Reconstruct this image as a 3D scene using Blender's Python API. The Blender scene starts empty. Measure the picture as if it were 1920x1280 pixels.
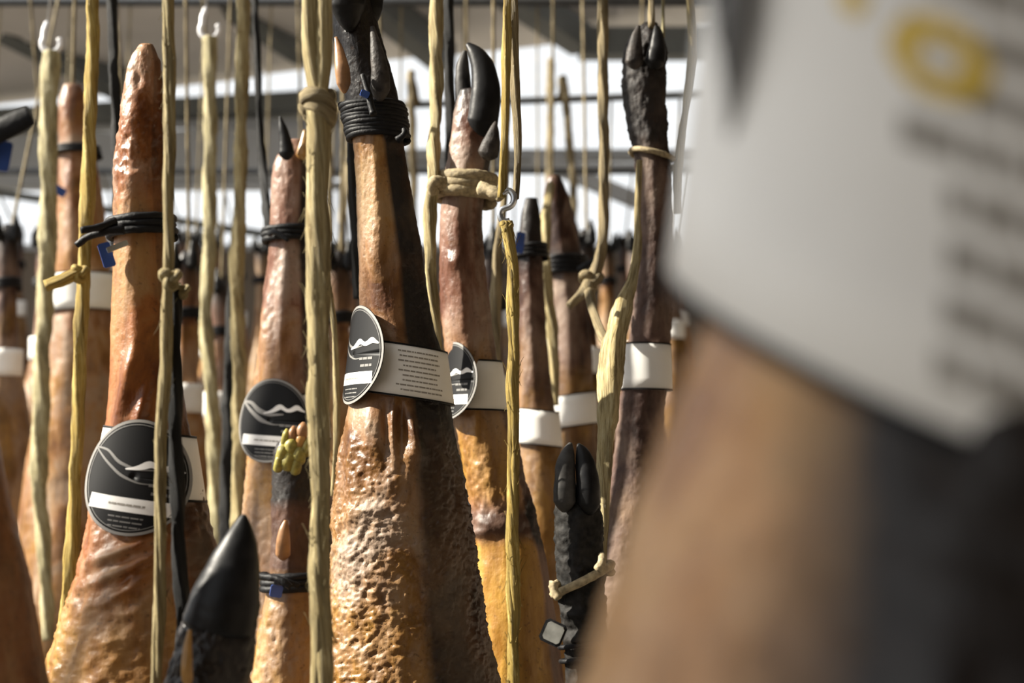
import bpy, math, random
import numpy as np
from mathutils import Vector

random.seed(7)
R = math.radians
scene = bpy.context.scene
col = scene.collection

# ------------------------------------------------------------------ camera, sky, sun, exposure
FPX = 2667.0                      # focal length in pixels of the 1920 wide frame (50 mm on 36 mm)
PITCH = R(5.0)
CAMZ = 1.6
cam_d = bpy.data.cameras.new('camera')
cam = bpy.data.objects.new('camera', cam_d)
col.objects.link(cam)
cam.location = (0, 0, CAMZ)
cam.rotation_euler = (math.pi / 2 + PITCH, 0, 0)
cam_d.lens = 50.0
cam_d.sensor_width = 36.0
cam_d.clip_start = 0.01
cam_d.dof.use_dof = True
cam_d.dof.focus_distance = 1.2
cam_d.dof.aperture_fstop = 5.6
scene.camera = cam

world = bpy.data.worlds.new('sky')
scene.world = world
world.use_nodes = True
bg = world.node_tree.nodes['Background']
bg.inputs['Color'].default_value = (0.97, 0.985, 1.0, 1)
bg.inputs['Strength'].default_value = 1.18

SUN_DIR = Vector((-1.0, -0.03, 0.66)).normalized()     # towards the sun
sun_d = bpy.data.lights.new('sun', 'SUN')
sun_d.energy = 15.5
sun_d.color = (1.0, 0.93, 0.80)
sun_d.angle = R(0.6)
sun = bpy.data.objects.new('sun', sun_d)
col.objects.link(sun)
sun.rotation_euler = SUN_DIR.to_track_quat('Z', 'Y').to_euler()

vs = scene.view_settings
vs.view_transform = 'Standard'
vs.look = 'None'
vs.exposure = 0.0
vs.gamma = 1.0
vs.use_curve_mapping = False

# ------------------------------------------------------------------ pixel -> world
CP, SP = math.cos(PITCH), math.sin(PITCH)


def at(px, py, Y):
    """point of the place seen at a pixel, at world distance Y from the camera's wall"""
    a = (px - 960.0) / FPX
    b = (640.0 - py) / FPX
    dy = CP - SP * b
    dz = SP + CP * b
    s = Y / dy
    return np.array([a * s, Y, CAMZ + dz * s])


def scale_at(py, Y):
    b = (640.0 - py) / FPX
    return Y / (CP - SP * b) / FPX          # metres per pixel


# ------------------------------------------------------------------ numpy noise
def _hash(ix, iy, iz, seed):
    h = (ix.astype(np.int64) * 374761393 + iy.astype(np.int64) * 668265263 + iz.astype(np.int64) * 2147483647 + seed * 974711)
    h = (h ^ (h >> 13)) * 1274126177
    h = h ^ (h >> 16)
    return (h & 0xFFFF).astype(np.float64) / 32767.5 - 1.0


def vnoise(p, seed=0):
    i = np.floor(p).astype(np.int64)
    f = p - i
    f = f * f * f * (f * (f * 6 - 15) + 10)
    x, y, z = i[:, 0], i[:, 1], i[:, 2]
    fx, fy, fz = f[:, 0], f[:, 1], f[:, 2]
    def l(a, b, t): return a + (b - a) * t
    c = [_hash(x + dx, y + dy, z + dz, seed) for dz in (0, 1) for dy in (0, 1) for dx in (0, 1)]
    return l(l(l(c[0], c[1], fx), l(c[2], c[3], fx), fy), l(l(c[4], c[5], fx), l(c[6], c[7], fx), fy), fz)


def fbm(p, seed=0, oct=4, gain=0.5):
    s = np.zeros(len(p)); a = 1.0; q = p.copy()
    for k in range(oct):
        s += a * vnoise(q, seed + k * 31)
        q = q * 2.03 + 7.1
        a *= gain
    return s


def smooth(a, w):
    if w < 1: return a
    k = np.exp(-0.5 * (np.arange(-3 * w, 3 * w + 1) / w) ** 2); k /= k.sum()
    p = np.pad(a, 3 * w, mode='reflect', reflect_type='odd')
    return np.convolve(p, k, mode='valid')


# ------------------------------------------------------------------ materials
def newmat(name):
    m = bpy.data.materials.new(name); m.use_nodes = True
    nt = m.node_tree
    return m, nt, nt.nodes['Principled BSDF']


def N(nt, t, **kw):
    n = nt.nodes.new(t)
    for k, v in kw.items(): setattr(n, k, v)
    return n


def ramp(nt, stops):
    r = N(nt, 'ShaderNodeValToRGB')
    e = r.color_ramp.elements
    while len(e) < len(stops): e.new(0.5)
    for k, (p, c) in enumerate(stops):
        e[k].position = p; e[k].color = (c[0], c[1], c[2], 1)
    return r


def mixc(nt, fac, a, b, blend='MIX'):
    n = N(nt, 'ShaderNodeMix', data_type='RGBA', blend_type=blend)
    L = nt.links
    for s, v in ((n.inputs[0], fac), (n.inputs[6], a), (n.inputs[7], b)):
        if hasattr(v, 'links') or isinstance(v, bpy.types.NodeSocket): L.new(v, s)
        elif isinstance(v, (int, float)): s.default_value = v
        else: s.default_value = (v[0], v[1], v[2], 1)
    return n.outputs[2]


def math_n(nt, op, a, b=0.0, clamp=False):
    n = N(nt, 'ShaderNodeMath', operation=op, use_clamp=clamp)
    for s, v in ((n.inputs[0], a), (n.inputs[1], b)):
        if isinstance(v, bpy.types.NodeSocket): nt.links.new(v, s)
        else: s.default_value = v
    return n.outputs[0]


def simple(name, c, rough=0.6, metal=0.0, var=0.12, scale=60, bump=0.0, spec=0.5):
    m, nt, b = newmat(name)
    tc = N(nt, 'ShaderNodeTexCoord')
    no = N(nt, 'ShaderNodeTexNoise'); no.inputs['Scale'].default_value = scale; no.inputs['Detail'].default_value = 5
    nt.links.new(tc.outputs['Object'], no.inputs['Vector'])
    lo = tuple(x * (1 - var) for x in c); hi = tuple(min(1, x * (1 + var)) for x in c)
    r = ramp(nt, [(0.3, lo), (0.7, hi)])
    nt.links.new(no.outputs['Fac'], r.inputs[0])
    nt.links.new(r.outputs[0], b.inputs['Base Color'])
    b.inputs['Roughness'].default_value = rough
    b.inputs['Metallic'].default_value = metal
    b.inputs['Specular IOR Level'].default_value = spec
    if bump:
        bp = N(nt, 'ShaderNodeBump'); bp.inputs['Strength'].default_value = 0.6; bp.inputs['Distance'].default_value = bump
        nt.links.new(no.outputs['Fac'], bp.inputs['Height']); nt.links.new(bp.outputs[0], b.inputs['Normal'])
    return m


def ham_mat(name, cols, rough=0.36, bumpd=0.0018, k=0.46):
    """cured ham rind: cols = dark, mid, light; colour attribute 'mark' = (dark skin and painted shade, yellow fat, grey bloom)"""
    cols = [tuple(v * k for v in c) for c in cols]
    m, nt, b = newmat(name); L = nt.links
    tc = N(nt, 'ShaderNodeTexCoord'); oi = N(nt, 'ShaderNodeObjectInfo')
    add = N(nt, 'ShaderNodeVectorMath', operation='ADD')
    sc = N(nt, 'ShaderNodeVectorMath', operation='SCALE'); sc.inputs[3].default_value = 13.0
    cx = N(nt, 'ShaderNodeCombineXYZ')
    for k in range(3): L.new(oi.outputs['Random'], cx.inputs[k])
    L.new(cx.outputs[0], sc.inputs[0])
    L.new(tc.outputs['Object'], add.inputs[0]); L.new(sc.outputs[0], add.inputs[1])
    P = add.outputs[0]
    def noise(scale, detail, stretch=None, rough_=0.55, dist=0.0):
        n = N(nt, 'ShaderNodeTexNoise'); n.inputs['Scale'].default_value = scale; n.inputs['Detail'].default_value = detail
        n.inputs['Roughness'].default_value = rough_; n.inputs['Distortion'].default_value = dist
        if stretch:
            mp = N(nt, 'ShaderNodeMapping'); mp.inputs['Scale'].default_value = stretch
            L.new(P, mp.inputs[0]); L.new(mp.outputs[0], n.inputs['Vector'])
        else: L.new(P, n.inputs['Vector'])
        return n.outputs['Fac']
    n1 = noise(22, 7, (1, 1, 0.55), 0.6, 0.6)
    n2 = noise(70, 6, (1, 1, 0.22), 0.6)
    n3 = noise(260, 4)
    n4 = noise(14, 4, (1, 1, 0.8))
    base = ramp(nt, [(0.34, cols[0]), (0.5, cols[1]), (0.68, cols[2])]); L.new(n1, base.inputs[0])
    c = base.outputs[0]
    st = ramp(nt, [(0.34, (1, 1, 1)), (0.5, (0, 0, 0))]); L.new(n2, st.inputs[0])
    c = mixc(nt, math_n(nt, 'MULTIPLY', st.outputs[0], 0.45), c, tuple(x * 0.35 for x in cols[0]))
    at_ = N(nt, 'ShaderNodeAttribute', attribute_name='mark')
    sp = N(nt, 'ShaderNodeSeparateColor'); L.new(at_.outputs['Color'], sp.inputs[0])
    # yellow fat
    fat = ramp(nt, [(0.35, (0.24, 0.11, 0.015)), (0.62, (0.42, 0.23, 0.045))]); L.new(n2, fat.inputs[0])
    wob = math_n(nt, 'MULTIPLY_ADD', n4, 1.2); wob.node.inputs[2].default_value = -0.6
    fy = math_n(nt, 'MULTIPLY', math_n(nt, 'ADD', sp.outputs[1], math_n(nt, 'MULTIPLY', wob, 0.8)), 1.6, True)
    fy = math_n(nt, 'MULTIPLY', fy, math_n(nt, 'GREATER_THAN', sp.outputs[1], 0.02))
    c = mixc(nt, fy, c, fat.outputs[0])
    # grey bloom
    gr = ramp(nt, [(0.42, (0, 0, 0)), (0.62, (1, 1, 1))]); L.new(n1, gr.inputs[0])
    c = mixc(nt, math_n(nt, 'MULTIPLY', gr.outputs[0], sp.outputs[2]), c, (0.27, 0.205, 0.16))
    # dark skin and painted shade
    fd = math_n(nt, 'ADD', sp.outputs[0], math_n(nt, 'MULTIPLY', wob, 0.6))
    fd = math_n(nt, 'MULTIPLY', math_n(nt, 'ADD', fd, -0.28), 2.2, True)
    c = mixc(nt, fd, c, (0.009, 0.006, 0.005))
    # speckle
    spk = ramp(nt, [(0.30, (1, 1, 1)), (0.40, (0, 0, 0))]); L.new(n3, spk.inputs[0])
    c = mixc(nt, math_n(nt, 'MULTIPLY', spk.outputs[0], 0.5), c, (0.04, 0.02, 0.01))
    L.new(c, b.inputs['Base Color'])
    rr = ramp(nt, [(0.35, (rough - .08,) * 3), (0.7, (rough + .22,) * 3)]); L.new(n1, rr.inputs[0])
    L.new(rr.outputs[0], b.inputs['Roughness'])
    b.inputs['Specular IOR Level'].default_value = 0.40
    h = math_n(nt, 'ADD', math_n(nt, 'MULTIPLY', n2, 0.8), math_n(nt, 'MULTIPLY', n3, 0.35))
    bp = N(nt, 'ShaderNodeBump'); bp.inputs['Strength'].default_value = 0.75; bp.inputs['Distance'].default_value = bumpd
    L.new(h, bp.inputs['Height']); L.new(bp.outputs[0], b.inputs['Normal'])
    return m


def rope_mat(name, c0, c1, c2, k=0.56):
    c0, c1, c2 = [tuple(v * q for v in c) for c, q in ((c0, k * .62), (c1, k), (c2, k * 1.08))]
    m, nt, b = newmat(name); L = nt.links
    uv = N(nt, 'ShaderNodeUVMap', uv_map='UVMap')
    mp = N(nt, 'ShaderNodeMapping'); mp.inputs['Scale'].default_value = (20, 26, 1)
    L.new(uv.outputs[0], mp.inputs[0])
    n = N(nt, 'ShaderNodeTexNoise'); n.inputs['Scale'].default_value = 1.0; n.inputs['Detail'].default_value = 6; n.inputs['Roughness'].default_value = 0.65
    L.new(mp.outputs[0], n.inputs['Vector'])
    mp2 = N(nt, 'ShaderNodeMapping'); mp2.inputs['Scale'].default_value = (1.5, 14, 1)
    L.new(uv.outputs[0], mp2.inputs[0])
    n2 = N(nt, 'ShaderNodeTexNoise'); n2.inputs['Scale'].default_value = 1.0; n2.inputs['Detail'].default_value = 4
    L.new(mp2.outputs[0], n2.inputs['Vector'])
    r = ramp(nt, [(0.36, c0), (0.5, c1), (0.62, c2)]); L.new(n.outputs['Fac'], r.inputs[0])
    r2 = ramp(nt, [(0.36, (1, 1, 1)), (0.5, (0, 0, 0))]); L.new(n2.outputs['Fac'], r2.inputs[0])
    c = mixc(nt, math_n(nt, 'MULTIPLY', r2.outputs[0], 0.55), r.outputs[0], tuple(x * 0.45 for x in c0))
    L.new(c, b.inputs['Base Color'])
    b.inputs['Roughness'].default_value = 0.7
    b.inputs['Specular IOR Level'].default_value = 0.3
    bp = N(nt, 'ShaderNodeBump'); bp.inputs['Strength'].default_value = 0.9; bp.inputs['Distance'].default_value = 0.0022
    L.new(n.outputs['Fac'], bp.inputs['Height']); L.new(bp.outputs[0], b.inputs['Normal'])
    return m


M = {}
M['ham'] = ham_mat('rind_brown', ((0.17, 0.05, 0.014), (0.46, 0.17, 0.045), (0.64, 0.34, 0.13)))
M['ham_orange'] = ham_mat('rind_orange', ((0.26, 0.065, 0.010), (0.56, 0.19, 0.035), (0.62, 0.32, 0.10)), 0.36)
M['ham_rough'] = ham_mat('rind_wrinkled', ((0.17, 0.06, 0.016), (0.48, 0.22, 0.07), (0.66, 0.42, 0.19)), 0.40, 0.002)
M['ham_pink'] = ham_mat('rind_pink', ((0.22, 0.08, 0.04), (0.44, 0.22, 0.14), (0.58, 0.36, 0.26)), 0.38)
M['ham_pale'] = ham_mat('rind_pale', ((0.26, 0.10, 0.03), (0.56, 0.30, 0.12), (0.70, 0.46, 0.22)), 0.30, 0.0015, 0.95)
M['ham_hairy'] = ham_mat('rind_hairy', ((0.05, 0.02, 0.012), (0.14, 0.06, 0.04), (0.30, 0.18, 0.13)), 0.62, 0.003)
M['ham_dark'] = ham_mat('rind_dark', ((0.05, 0.02, 0.012), (0.14, 0.055, 0.03), (0.30, 0.16, 0.10)), 0.38)
M['horn'] = simple('black_horn', (0.006, 0.006, 0.0065), 0.42, var=0.5, scale=90, bump=0.0006, spec=0.22)
M['horn_grey'] = simple('grey_horn', (0.04, 0.038, 0.036), 0.5, var=0.8, scale=70, bump=0.001, spec=0.22)
M['hide_black'] = simple('black_hide', (0.011, 0.010, 0.009), 0.7, var=0.9, scale=170, bump=0.0016, spec=0.22)
M['hide_grey'] = simple('grey_hide', (0.035, 0.030, 0.027), 0.55, var=0.8, scale=110, bump=0.003, spec=0.22)
M['mould'] = simple('yellow_green_nub', (0.22, 0.19, 0.035), 0.5, var=0.5, scale=120, bump=0.002)
M['fat'] = simple('yellow_fat', (0.32, 0.17, 0.045), 0.35, var=0.3, scale=70, bump=0.001)
M['toe'] = simple('tan_toe', (0.26, 0.13, 0.055), 0.4, var=0.35, scale=80, bump=0.001)
M['cord_black'] = simple('black_cord', (0.006, 0.006, 0.007), 0.55, var=0.4, scale=300, bump=0.001, spec=0.22)
M['cord_straw'] = simple('straw_cord', (0.30, 0.24, 0.14), 0.75, var=0.4, scale=260, bump=0.001)
M['blue'] = simple('blue_plastic', (0.03, 0.07, 0.26), 0.35, var=0.2)
M['paper'] = simple('white_paper', (0.80, 0.79, 0.76), 0.62, var=0.03, scale=40)
M['card_black'] = simple('black_card', (0.006, 0.006, 0.0065), 0.5, var=0.2, scale=40, spec=0.15)
M['ink_grey'] = simple('grey_ink', (0.17, 0.165, 0.155), 0.5, var=0.05)
M['ink_silver'] = simple('silver_ink', (0.22, 0.21, 0.195), 0.45, var=0.05)
M['ink_white'] = simple('white_ink', (0.82, 0.81, 0.79), 0.5, var=0.03)
M['ink_text'] = simple('text_ink', (0.26, 0.24, 0.21), 0.6, var=0.1)
M['ink_yellow'] = simple('yellow_ink', (0.66, 0.46, 0.06), 0.6, var=0.15)
M['tag_grey'] = simple('grey_tag', (0.22, 0.22, 0.20), 0.4, var=0.3, scale=120)
M['rope'] = rope_mat('sisal_rope', (0.46, 0.33, 0.13), (0.70, 0.56, 0.27), (0.82, 0.71, 0.42))
M['rope_yellow'] = rope_mat('yellow_rope', (0.50, 0.31, 0.05), (0.74, 0.52, 0.12), (0.82, 0.65, 0.26))
M['rope_pale'] = rope_mat('pale_rope', (0.54, 0.44, 0.20), (0.76, 0.66, 0.36), (0.84, 0.76, 0.50))
M['rope_black'] = rope_mat('black_rope', (0.006, 0.006, 0.006), (0.010, 0.010, 0.010), (0.018, 0.017, 0.015))
M['rope_brown'] = rope_mat('brown_rope', (0.30, 0.22, 0.10), (0.46, 0.36, 0.19), (0.58, 0.48, 0.30))
M['steel'] = simple('dark_steel', (0.10, 0.105, 0.11), 0.45, 0.6, var=0.2)
M['hook'] = simple('white_hook', (0.82, 0.82, 0.84), 0.35, 0.0, var=0.05)
M['hookmetal'] = simple('zinc_hook', (0.55, 0.58, 0.62), 0.3, 0.9, var=0.2)
M['beam'] = simple('dark_beam', (0.13, 0.14, 0.135), 0.6, var=0.15, scale=8)
M['ceil'] = simple('grey_roof_sheet', (0.78, 0.75, 0.72), 0.7, var=0.08, scale=4)
M['panel'] = simple('grey_panel', (0.46, 0.48, 0.50), 0.6, var=0.08, scale=4)
M['floor'] = simple('concrete', (0.06, 0.055, 0.05), 0.8, var=0.25, scale=6)
M['earth'] = simple('dry_earth', (0.15, 0.13, 0.105), 0.9, var=0.2, scale=2)
M['wall'] = simple('rendered_wall', (0.16, 0.13, 0.10), 0.8, var=0.12, scale=5)


def glass_mat():
    m = bpy.data.materials.new('pane_glass'); m.use_nodes = True
    nt = m.node_tree; nt.nodes.clear()
    o = N(nt, 'ShaderNodeOutputMaterial'); mx = N(nt, 'ShaderNodeMixShader'); t = N(nt, 'ShaderNodeBsdfTransparent'); g = N(nt, 'ShaderNodeBsdfGlossy')
    t.inputs[0].default_value = (0.985, 0.99, 0.99, 1); g.inputs['Roughness'].default_value = 0.05
    mx.inputs[0].default_value = 0.03
    nt.links.new(t.outputs[0], mx.inputs[1]); nt.links.new(g.outputs[0], mx.inputs[2]); nt.links.new(mx.outputs[0], o.inputs[0])
    return m
M['glass'] = glass_mat()


# ------------------------------------------------------------------ mesh helpers
def mk(name, V, F, mat, parent=None, origin=None, uv=None, mark=None, shade=True, label=None):
    V = np.asarray(V, float)
    if origin is not None: V = V - np.asarray(origin)
    me = bpy.data.meshes.new(name)
    me.from_pydata(V.tolist(), [], F)
    if shade: me.polygons.foreach_set('use_smooth', [True] * len(me.polygons))
    if uv is not None:
        l = me.uv_layers.new(name='UVMap')
        vi = np.empty(len(me.loops), dtype=np.int32); me.loops.foreach_get('vertex_index', vi)
        l.data.foreach_set('uv', np.asarray(uv, float)[vi].ravel())
    if mark is not None:
        a = me.color_attributes.new('mark', 'FLOAT_COLOR', 'POINT')
        c = np.ones((len(V), 4)); c[:, :3] = mark
        a.data.foreach_set('color', c.ravel())
    me.materials.append(M[mat] if isinstance(mat, str) else mat)
    me.update()
    o = bpy.data.objects.new(name, me); col.objects.link(o)
    if parent is not None: o.parent = parent
    elif origin is not None: o.location = Vector(origin)
    if label: o['label'] = label
    return o


def empty(name, loc):
    o = bpy.data.objects.new(name, None); col.objects.link(o)
    o.location = Vector(loc); o.empty_display_size = 0.05
    return o


def tag(o, label, cat, group=None, kind=None):
    if label: o['label'] = label
    if cat: o['category'] = cat
    if group: o['group'] = group
    if kind: o['kind'] = kind
    return o


def ring_faces(nr, ns, cap=True):
    F = []
    for i in range(nr - 1):
        a = i * ns; b = a + ns
        for j in range(ns):
            k = (j + 1) % ns
            F.append((a + j, a + k, b + k, b + j))
    if cap:
        F.append(tuple(range(ns - 1, -1, -1)))
        F.append(tuple(range((nr - 1) * ns, nr * ns)))
    return F


def resample(P, step):
    P = np.asarray(P, float)
    d = np.r_[0, np.cumsum(np.linalg.norm(np.diff(P[:, :3], axis=0), axis=1))]
    n = max(4, int(d[-1] / step) + 1)
    t = np.linspace(0, d[-1], n)
    # Catmull-Rom like: linear then smoothing
    Q = np.stack([np.interp(t, d, P[:, k]) for k in range(P.shape[1])], 1)
    return Q, t


def frames(P):
    T = np.gradient(P, axis=0); T /= np.linalg.norm(T, axis=1)[:, None] + 1e-12
    U = np.zeros_like(P)
    ref = np.array([0, 1.0, 0]) if abs(T[0][1]) < 0.9 else np.array([1.0, 0, 0])
    u = ref - T[0] * ref.dot(T[0]); u /= np.linalg.norm(u)
    for i in range(len(P)):
        u = u - T[i] * u.dot(T[i]); u /= np.linalg.norm(u) + 1e-12
        U[i] = u
    W = np.cross(T, U)
    return T, U, W


def tube(P, rad, ns=10, flat=1.0, lobes=0, twist=0.0, lobe_amp=0.0, noise=0.0, nscale=60, seed=0):
    """tube along P; rad scalar or array; returns V, F, UV"""
    P = np.asarray(P, float); n = len(P)
    rad = np.full(n, rad) if np.isscalar(rad) else np.asarray(rad)
    T, U, W = frames(P)
    s = np.r_[0, np.cumsum(np.linalg.norm(np.diff(P, axis=0), axis=1))]
    th = np.arange(ns) * 2 * math.pi / ns
    V = np.zeros((n, ns, 3)); UV = np.zeros((n, ns, 2))
    for i in range(n):
        rr = rad[i] * np.ones(ns)
        if lobes: rr = rr * (1 + lobe_amp * np.cos(lobes * (th - twist * s[i])))
        V[i] = P[i] + (np.cos(th) * rr)[:, None] * W[i] + (np.sin(th) * rr * flat)[:, None] * U[i]
        UV[i, :, 0] = np.abs((th - twist * s[i]) / math.pi % 2 - 1); UV[i, :, 1] = s[i]
    V = V.reshape(-1, 3)
    if noise:
        C = np.repeat(P, ns, axis=0); D = V - C
        k = 1 + noise * fbm(V * nscale, seed, 3)
        V = C + D * k[:, None]
    return V, [tuple(reversed(f)) for f in ring_faces(n, ns)], UV.reshape(-1, 2)


def join(parts):
    Vs, Fs, UVs = [], [], []; o = 0
    for V, F, UV in parts:
        Vs.append(V); UVs.append(UV); Fs += [tuple(x + o for x in f) for f in F]; o += len(V)
    return np.vstack(Vs), Fs, np.vstack(UVs)


def box(name, lo, hi, mat, parent=None, origin=None, label=None):
    x0, y0, z0 = lo; x1, y1, z1 = hi
    V = [(x0, y0, z0), (x1, y0, z0), (x1, y1, z0), (x0, y1, z0), (x0, y0, z1), (x1, y0, z1), (x1, y1, z1), (x0, y1, z1)]
    F = [(0, 3, 2, 1), (4, 5, 6, 7), (0, 1, 5, 4), (1, 2, 6, 5), (2, 3, 7, 6), (3, 0, 4, 7)]
    if origin is None and parent is None: origin = ((x0 + x1) / 2, (y0 + y1) / 2, z0)
    return mk(name, V, F, mat, parent, origin, shade=False, label=label)


def bar(name, a, b, w, h, mat, parent=None, origin=None):
    """square bar between two points"""
    a, b = Vector(a), Vector(b); d = (b - a).normalized()
    up = Vector((0, 0, 1)) if abs(d.z) < 0.9 else Vector((0, 1, 0))
    s = d.cross(up).normalized() * w / 2; u = s.cross(d).normalized() * h / 2
    V = [tuple(p + i * s + j * u) for p in (a, b) for i, j in ((-1, -1), (1, -1), (1, 1), (-1, 1))]
    F = [(0, 1, 2, 3), (7, 6, 5, 4), (0, 4, 5, 1), (1, 5, 6, 2), (2, 6, 7, 3), (3, 7, 4, 0)]
    if origin is None and parent is None: origin = tuple(a)
    return mk(name, V, F, mat, parent, origin, shade=False)


# ------------------------------------------------------------------ the setting
def structure(o): o['kind'] = 'structure'; return o

XL, XR, YF, YB, ZR = -5.0, 1.9, -2.5, 6.0, 3.30
BAY = 0.40            # the open roof bay runs from here to the back roof
structure(box('floor', (XL, YF, -0.1), (XR, YB, 0), 'floor'))
structure(box('wall_right', (XR, YF, 0), (XR + 0.15, YB, ZR), 'wall'))
structure(box('wall_front', (-1.3, YF - 0.15, 0), (XR, YF, ZR), 'wall'))
# roof: sheets around an open bay on the left (that is where the sun comes in)
ceil = structure(box('ceiling', (-0.35, YF, ZR), (XR + 0.15, 4.2, ZR + 0.06), 'ceil'))
ZSL = 0.115           # the back roof rises to the right
def zroof(x): return 3.335 + ZSL * (x + 1.0)
for k in range(9):
    x0 = XL + k * 0.78; x1 = min(x0 + 0.772, XR + 0.1); dz = 0.012 if k % 2 else 0.0
    V = [(x, y, zroof(x) + dz + h) for h in (0, .05) for x, y in ((x0, 4.2), (x1, 4.2), (x1, YB + .2), (x0, YB + .2))]
    mk('roof_sheet', V, [(0, 3, 2, 1), (4, 5, 6, 7), (0, 1, 5, 4), (1, 2, 6, 5), (2, 3, 7, 6), (3, 0, 4, 7)], 'ceil', ceil, (0.85, 0.85, ZR), shade=False)
box('roof_sheet', (-3.1, -0.45, ZR), (-1.4, BAY, ZR + 0.05), 'ceil', ceil, (0.85, 0.85, ZR))  # unseen strip, added to keep the sun off the large near ham
box('roof_sheet', (-1.3, YF, ZR), (-0.35, -0.45, ZR + 0.05), 'ceil', ceil, (0.85, 0.85, ZR))
structure(box('ground', (-40, -30, -0.3), (40, 40, -0.1), 'earth'))
ceil.location = (0.85, 0.85, ZR)
bpy.data.objects['ceiling'].data.transform(__import__('mathutils').Matrix.Translation(
    Vector(((-0.35 + XR + 0.15) / 2 - 0.85, (YF + 4.2) / 2 - 0.85, 0))))


def zb(py, Y=YB): return at(960, py, Y)[2]
def xb(px, Y=YB): return at(px, 400, Y)[0]

# back wall: rendered below, glazing bands above, panel band between
structure(box('wall_back', (XL, YB, 0), (XR, YB + 0.12, zb(470)), 'wall'))
def band(name, px0, pa, px1, pb, h, t, mat):
    A, B = at(px0, pa, YB + .04), at(px1, pb, YB + .04)
    return structure(bar(name, A, B, t, h * 0.00225, mat))
band('trim_1', -1500, 360, 640, 284, 96, .10, 'panel')
band('trim_2', -1500, 318, 640, 194, 34, .22, 'beam')
band('trim_3', 640, 300, 1850, 292, 8, .10, 'panel')
n = 0
for (x0, x1, p0, p1) in ((-1290, 640, 470, 338), (640, 1790, 470, 304), (-1290, 640, 234, 20), (640, 1790, 290, -10)):
    n += 1
    a, b_ = xb(x0), xb(x1); z0, z1 = zb(p0), zb(p1)
    w = structure(empty('window_%d' % n, ((a + b_) / 2, YB + 0.05, z0)))
    og = w.location
    for nm, lo, hi in (('window_frame', (a, YB + .02, z0), (a + .02, YB + .08, z1)), ('window_frame', (b_ - .02, YB + .02, z0), (b_, YB + .08, z1)),
                       ('window_frame', (a, YB + .02, z0), (b_, YB + .08, z0 + .03)), ('window_frame', (a, YB + .02, z1 - .03), (b_, YB + .08, z1))):
        box(nm, lo, hi, 'panel', w, og)
    box('pane', (a + .03, YB + .045, z0 + .03), (b_ - .03, YB + .052, z1 - .03), 'glass', w, og)
# dark diagonal rafters and braces under the back roof
for k, (a, b_) in enumerate((((575, 95, 5.9), (330, -70, 5.0)), ((835, 110, 5.9), (650, -40, 5.1)), ((1090, 75, 5.9), (915, -45, 5.1)),
                             ((230, 160, 5.9), (-60, 10, 5.2)))):
    o = bar('roof_beam', at(*a), at(*b_), 0.10, 0.12, 'beam')
    tag(o, ['dark roof brace above the thick foremost rope', 'dark roof brace right of the black foot of the middle ham', 'dark roof brace left of the top of the rightmost dark foot',
            'dark roof brace at the top left corner'][k], 'roof beam', kind='structure')
o = bar('trim_4', at(1085, 82, 5.9), at(1500, 82, 5.9), 0.10, 0.12, 'beam'); structure(o)
# far wire and post clutter
bar('trim_5', at(-200, 330, 5.7), at(660, 465, 5.7), 0.03, 0.03, 'beam')['kind'] = 'structure'
bar('trim_6', at(1000, 295, 5.6), at(1250, 400, 5.6), 0.05, 0.06, 'panel')['kind'] = 'structure'

# hanging rails
RAILS = {}
def rail(Y0, z, label, Y1=None, r=0.014, x0=-3.5, x1=XR + 0.05):
    Y1 = Y0 if Y1 is None else Y1
    P = [np.array([x0 + (x1 - x0) * t, Y0 + (Y1 - Y0) * t, z]) for t in np.linspace(0, 1, 12)]
    V, F, UV = tube(P, r, 10)
    o = mk('hanging_rail', V, F, 'steel', None, P[0])
    tag(o, label, 'rail', 'steel rails the hams hang from')
    RAILS[round(Y0, 2)] = (Y0, Y1, z, x0, x1)

rail(0.30, 3.0, 'steel rail nearest the camera above the large blurred ham')
rail(0.965, 3.0, 'steel rail carrying the thick foremost rope')
rail(1.2, 3.0, 'steel rail above the middle ham in focus')
rail(1.5, 3.0, 'steel rail above the ham with the curved black claw')
rail(1.9, 3.0, 'steel rail just behind the labelled hams')
rail(2.3, 3.0, 'steel rail carrying the ropes with white hooks')
rail(2.9, 2.70, 'steel rail above the blurred hams behind')
rail(3.75, 2.56, 'thin dark rail crossing the upper bright windows', 3.42, 0.010, x0=-0.45)
rail(3.9, 2.9, 'steel rail high above the fourth row of hams')
rail(4.3, 2.50, 'thin dark rail at the back, low across the windows', 4.3, 0.010)


def rail_top(x, Y):
    k = min(RAILS, key=lambda q: abs(q - Y)); Y0, Y1, z, x0, x1 = RAILS[k]
    t = (x - x0) / (x1 - x0)
    return np.array([x, Y0 + (Y1 - Y0) * t, z])


# ------------------------------------------------------------------ hams
class Ham: pass


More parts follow.
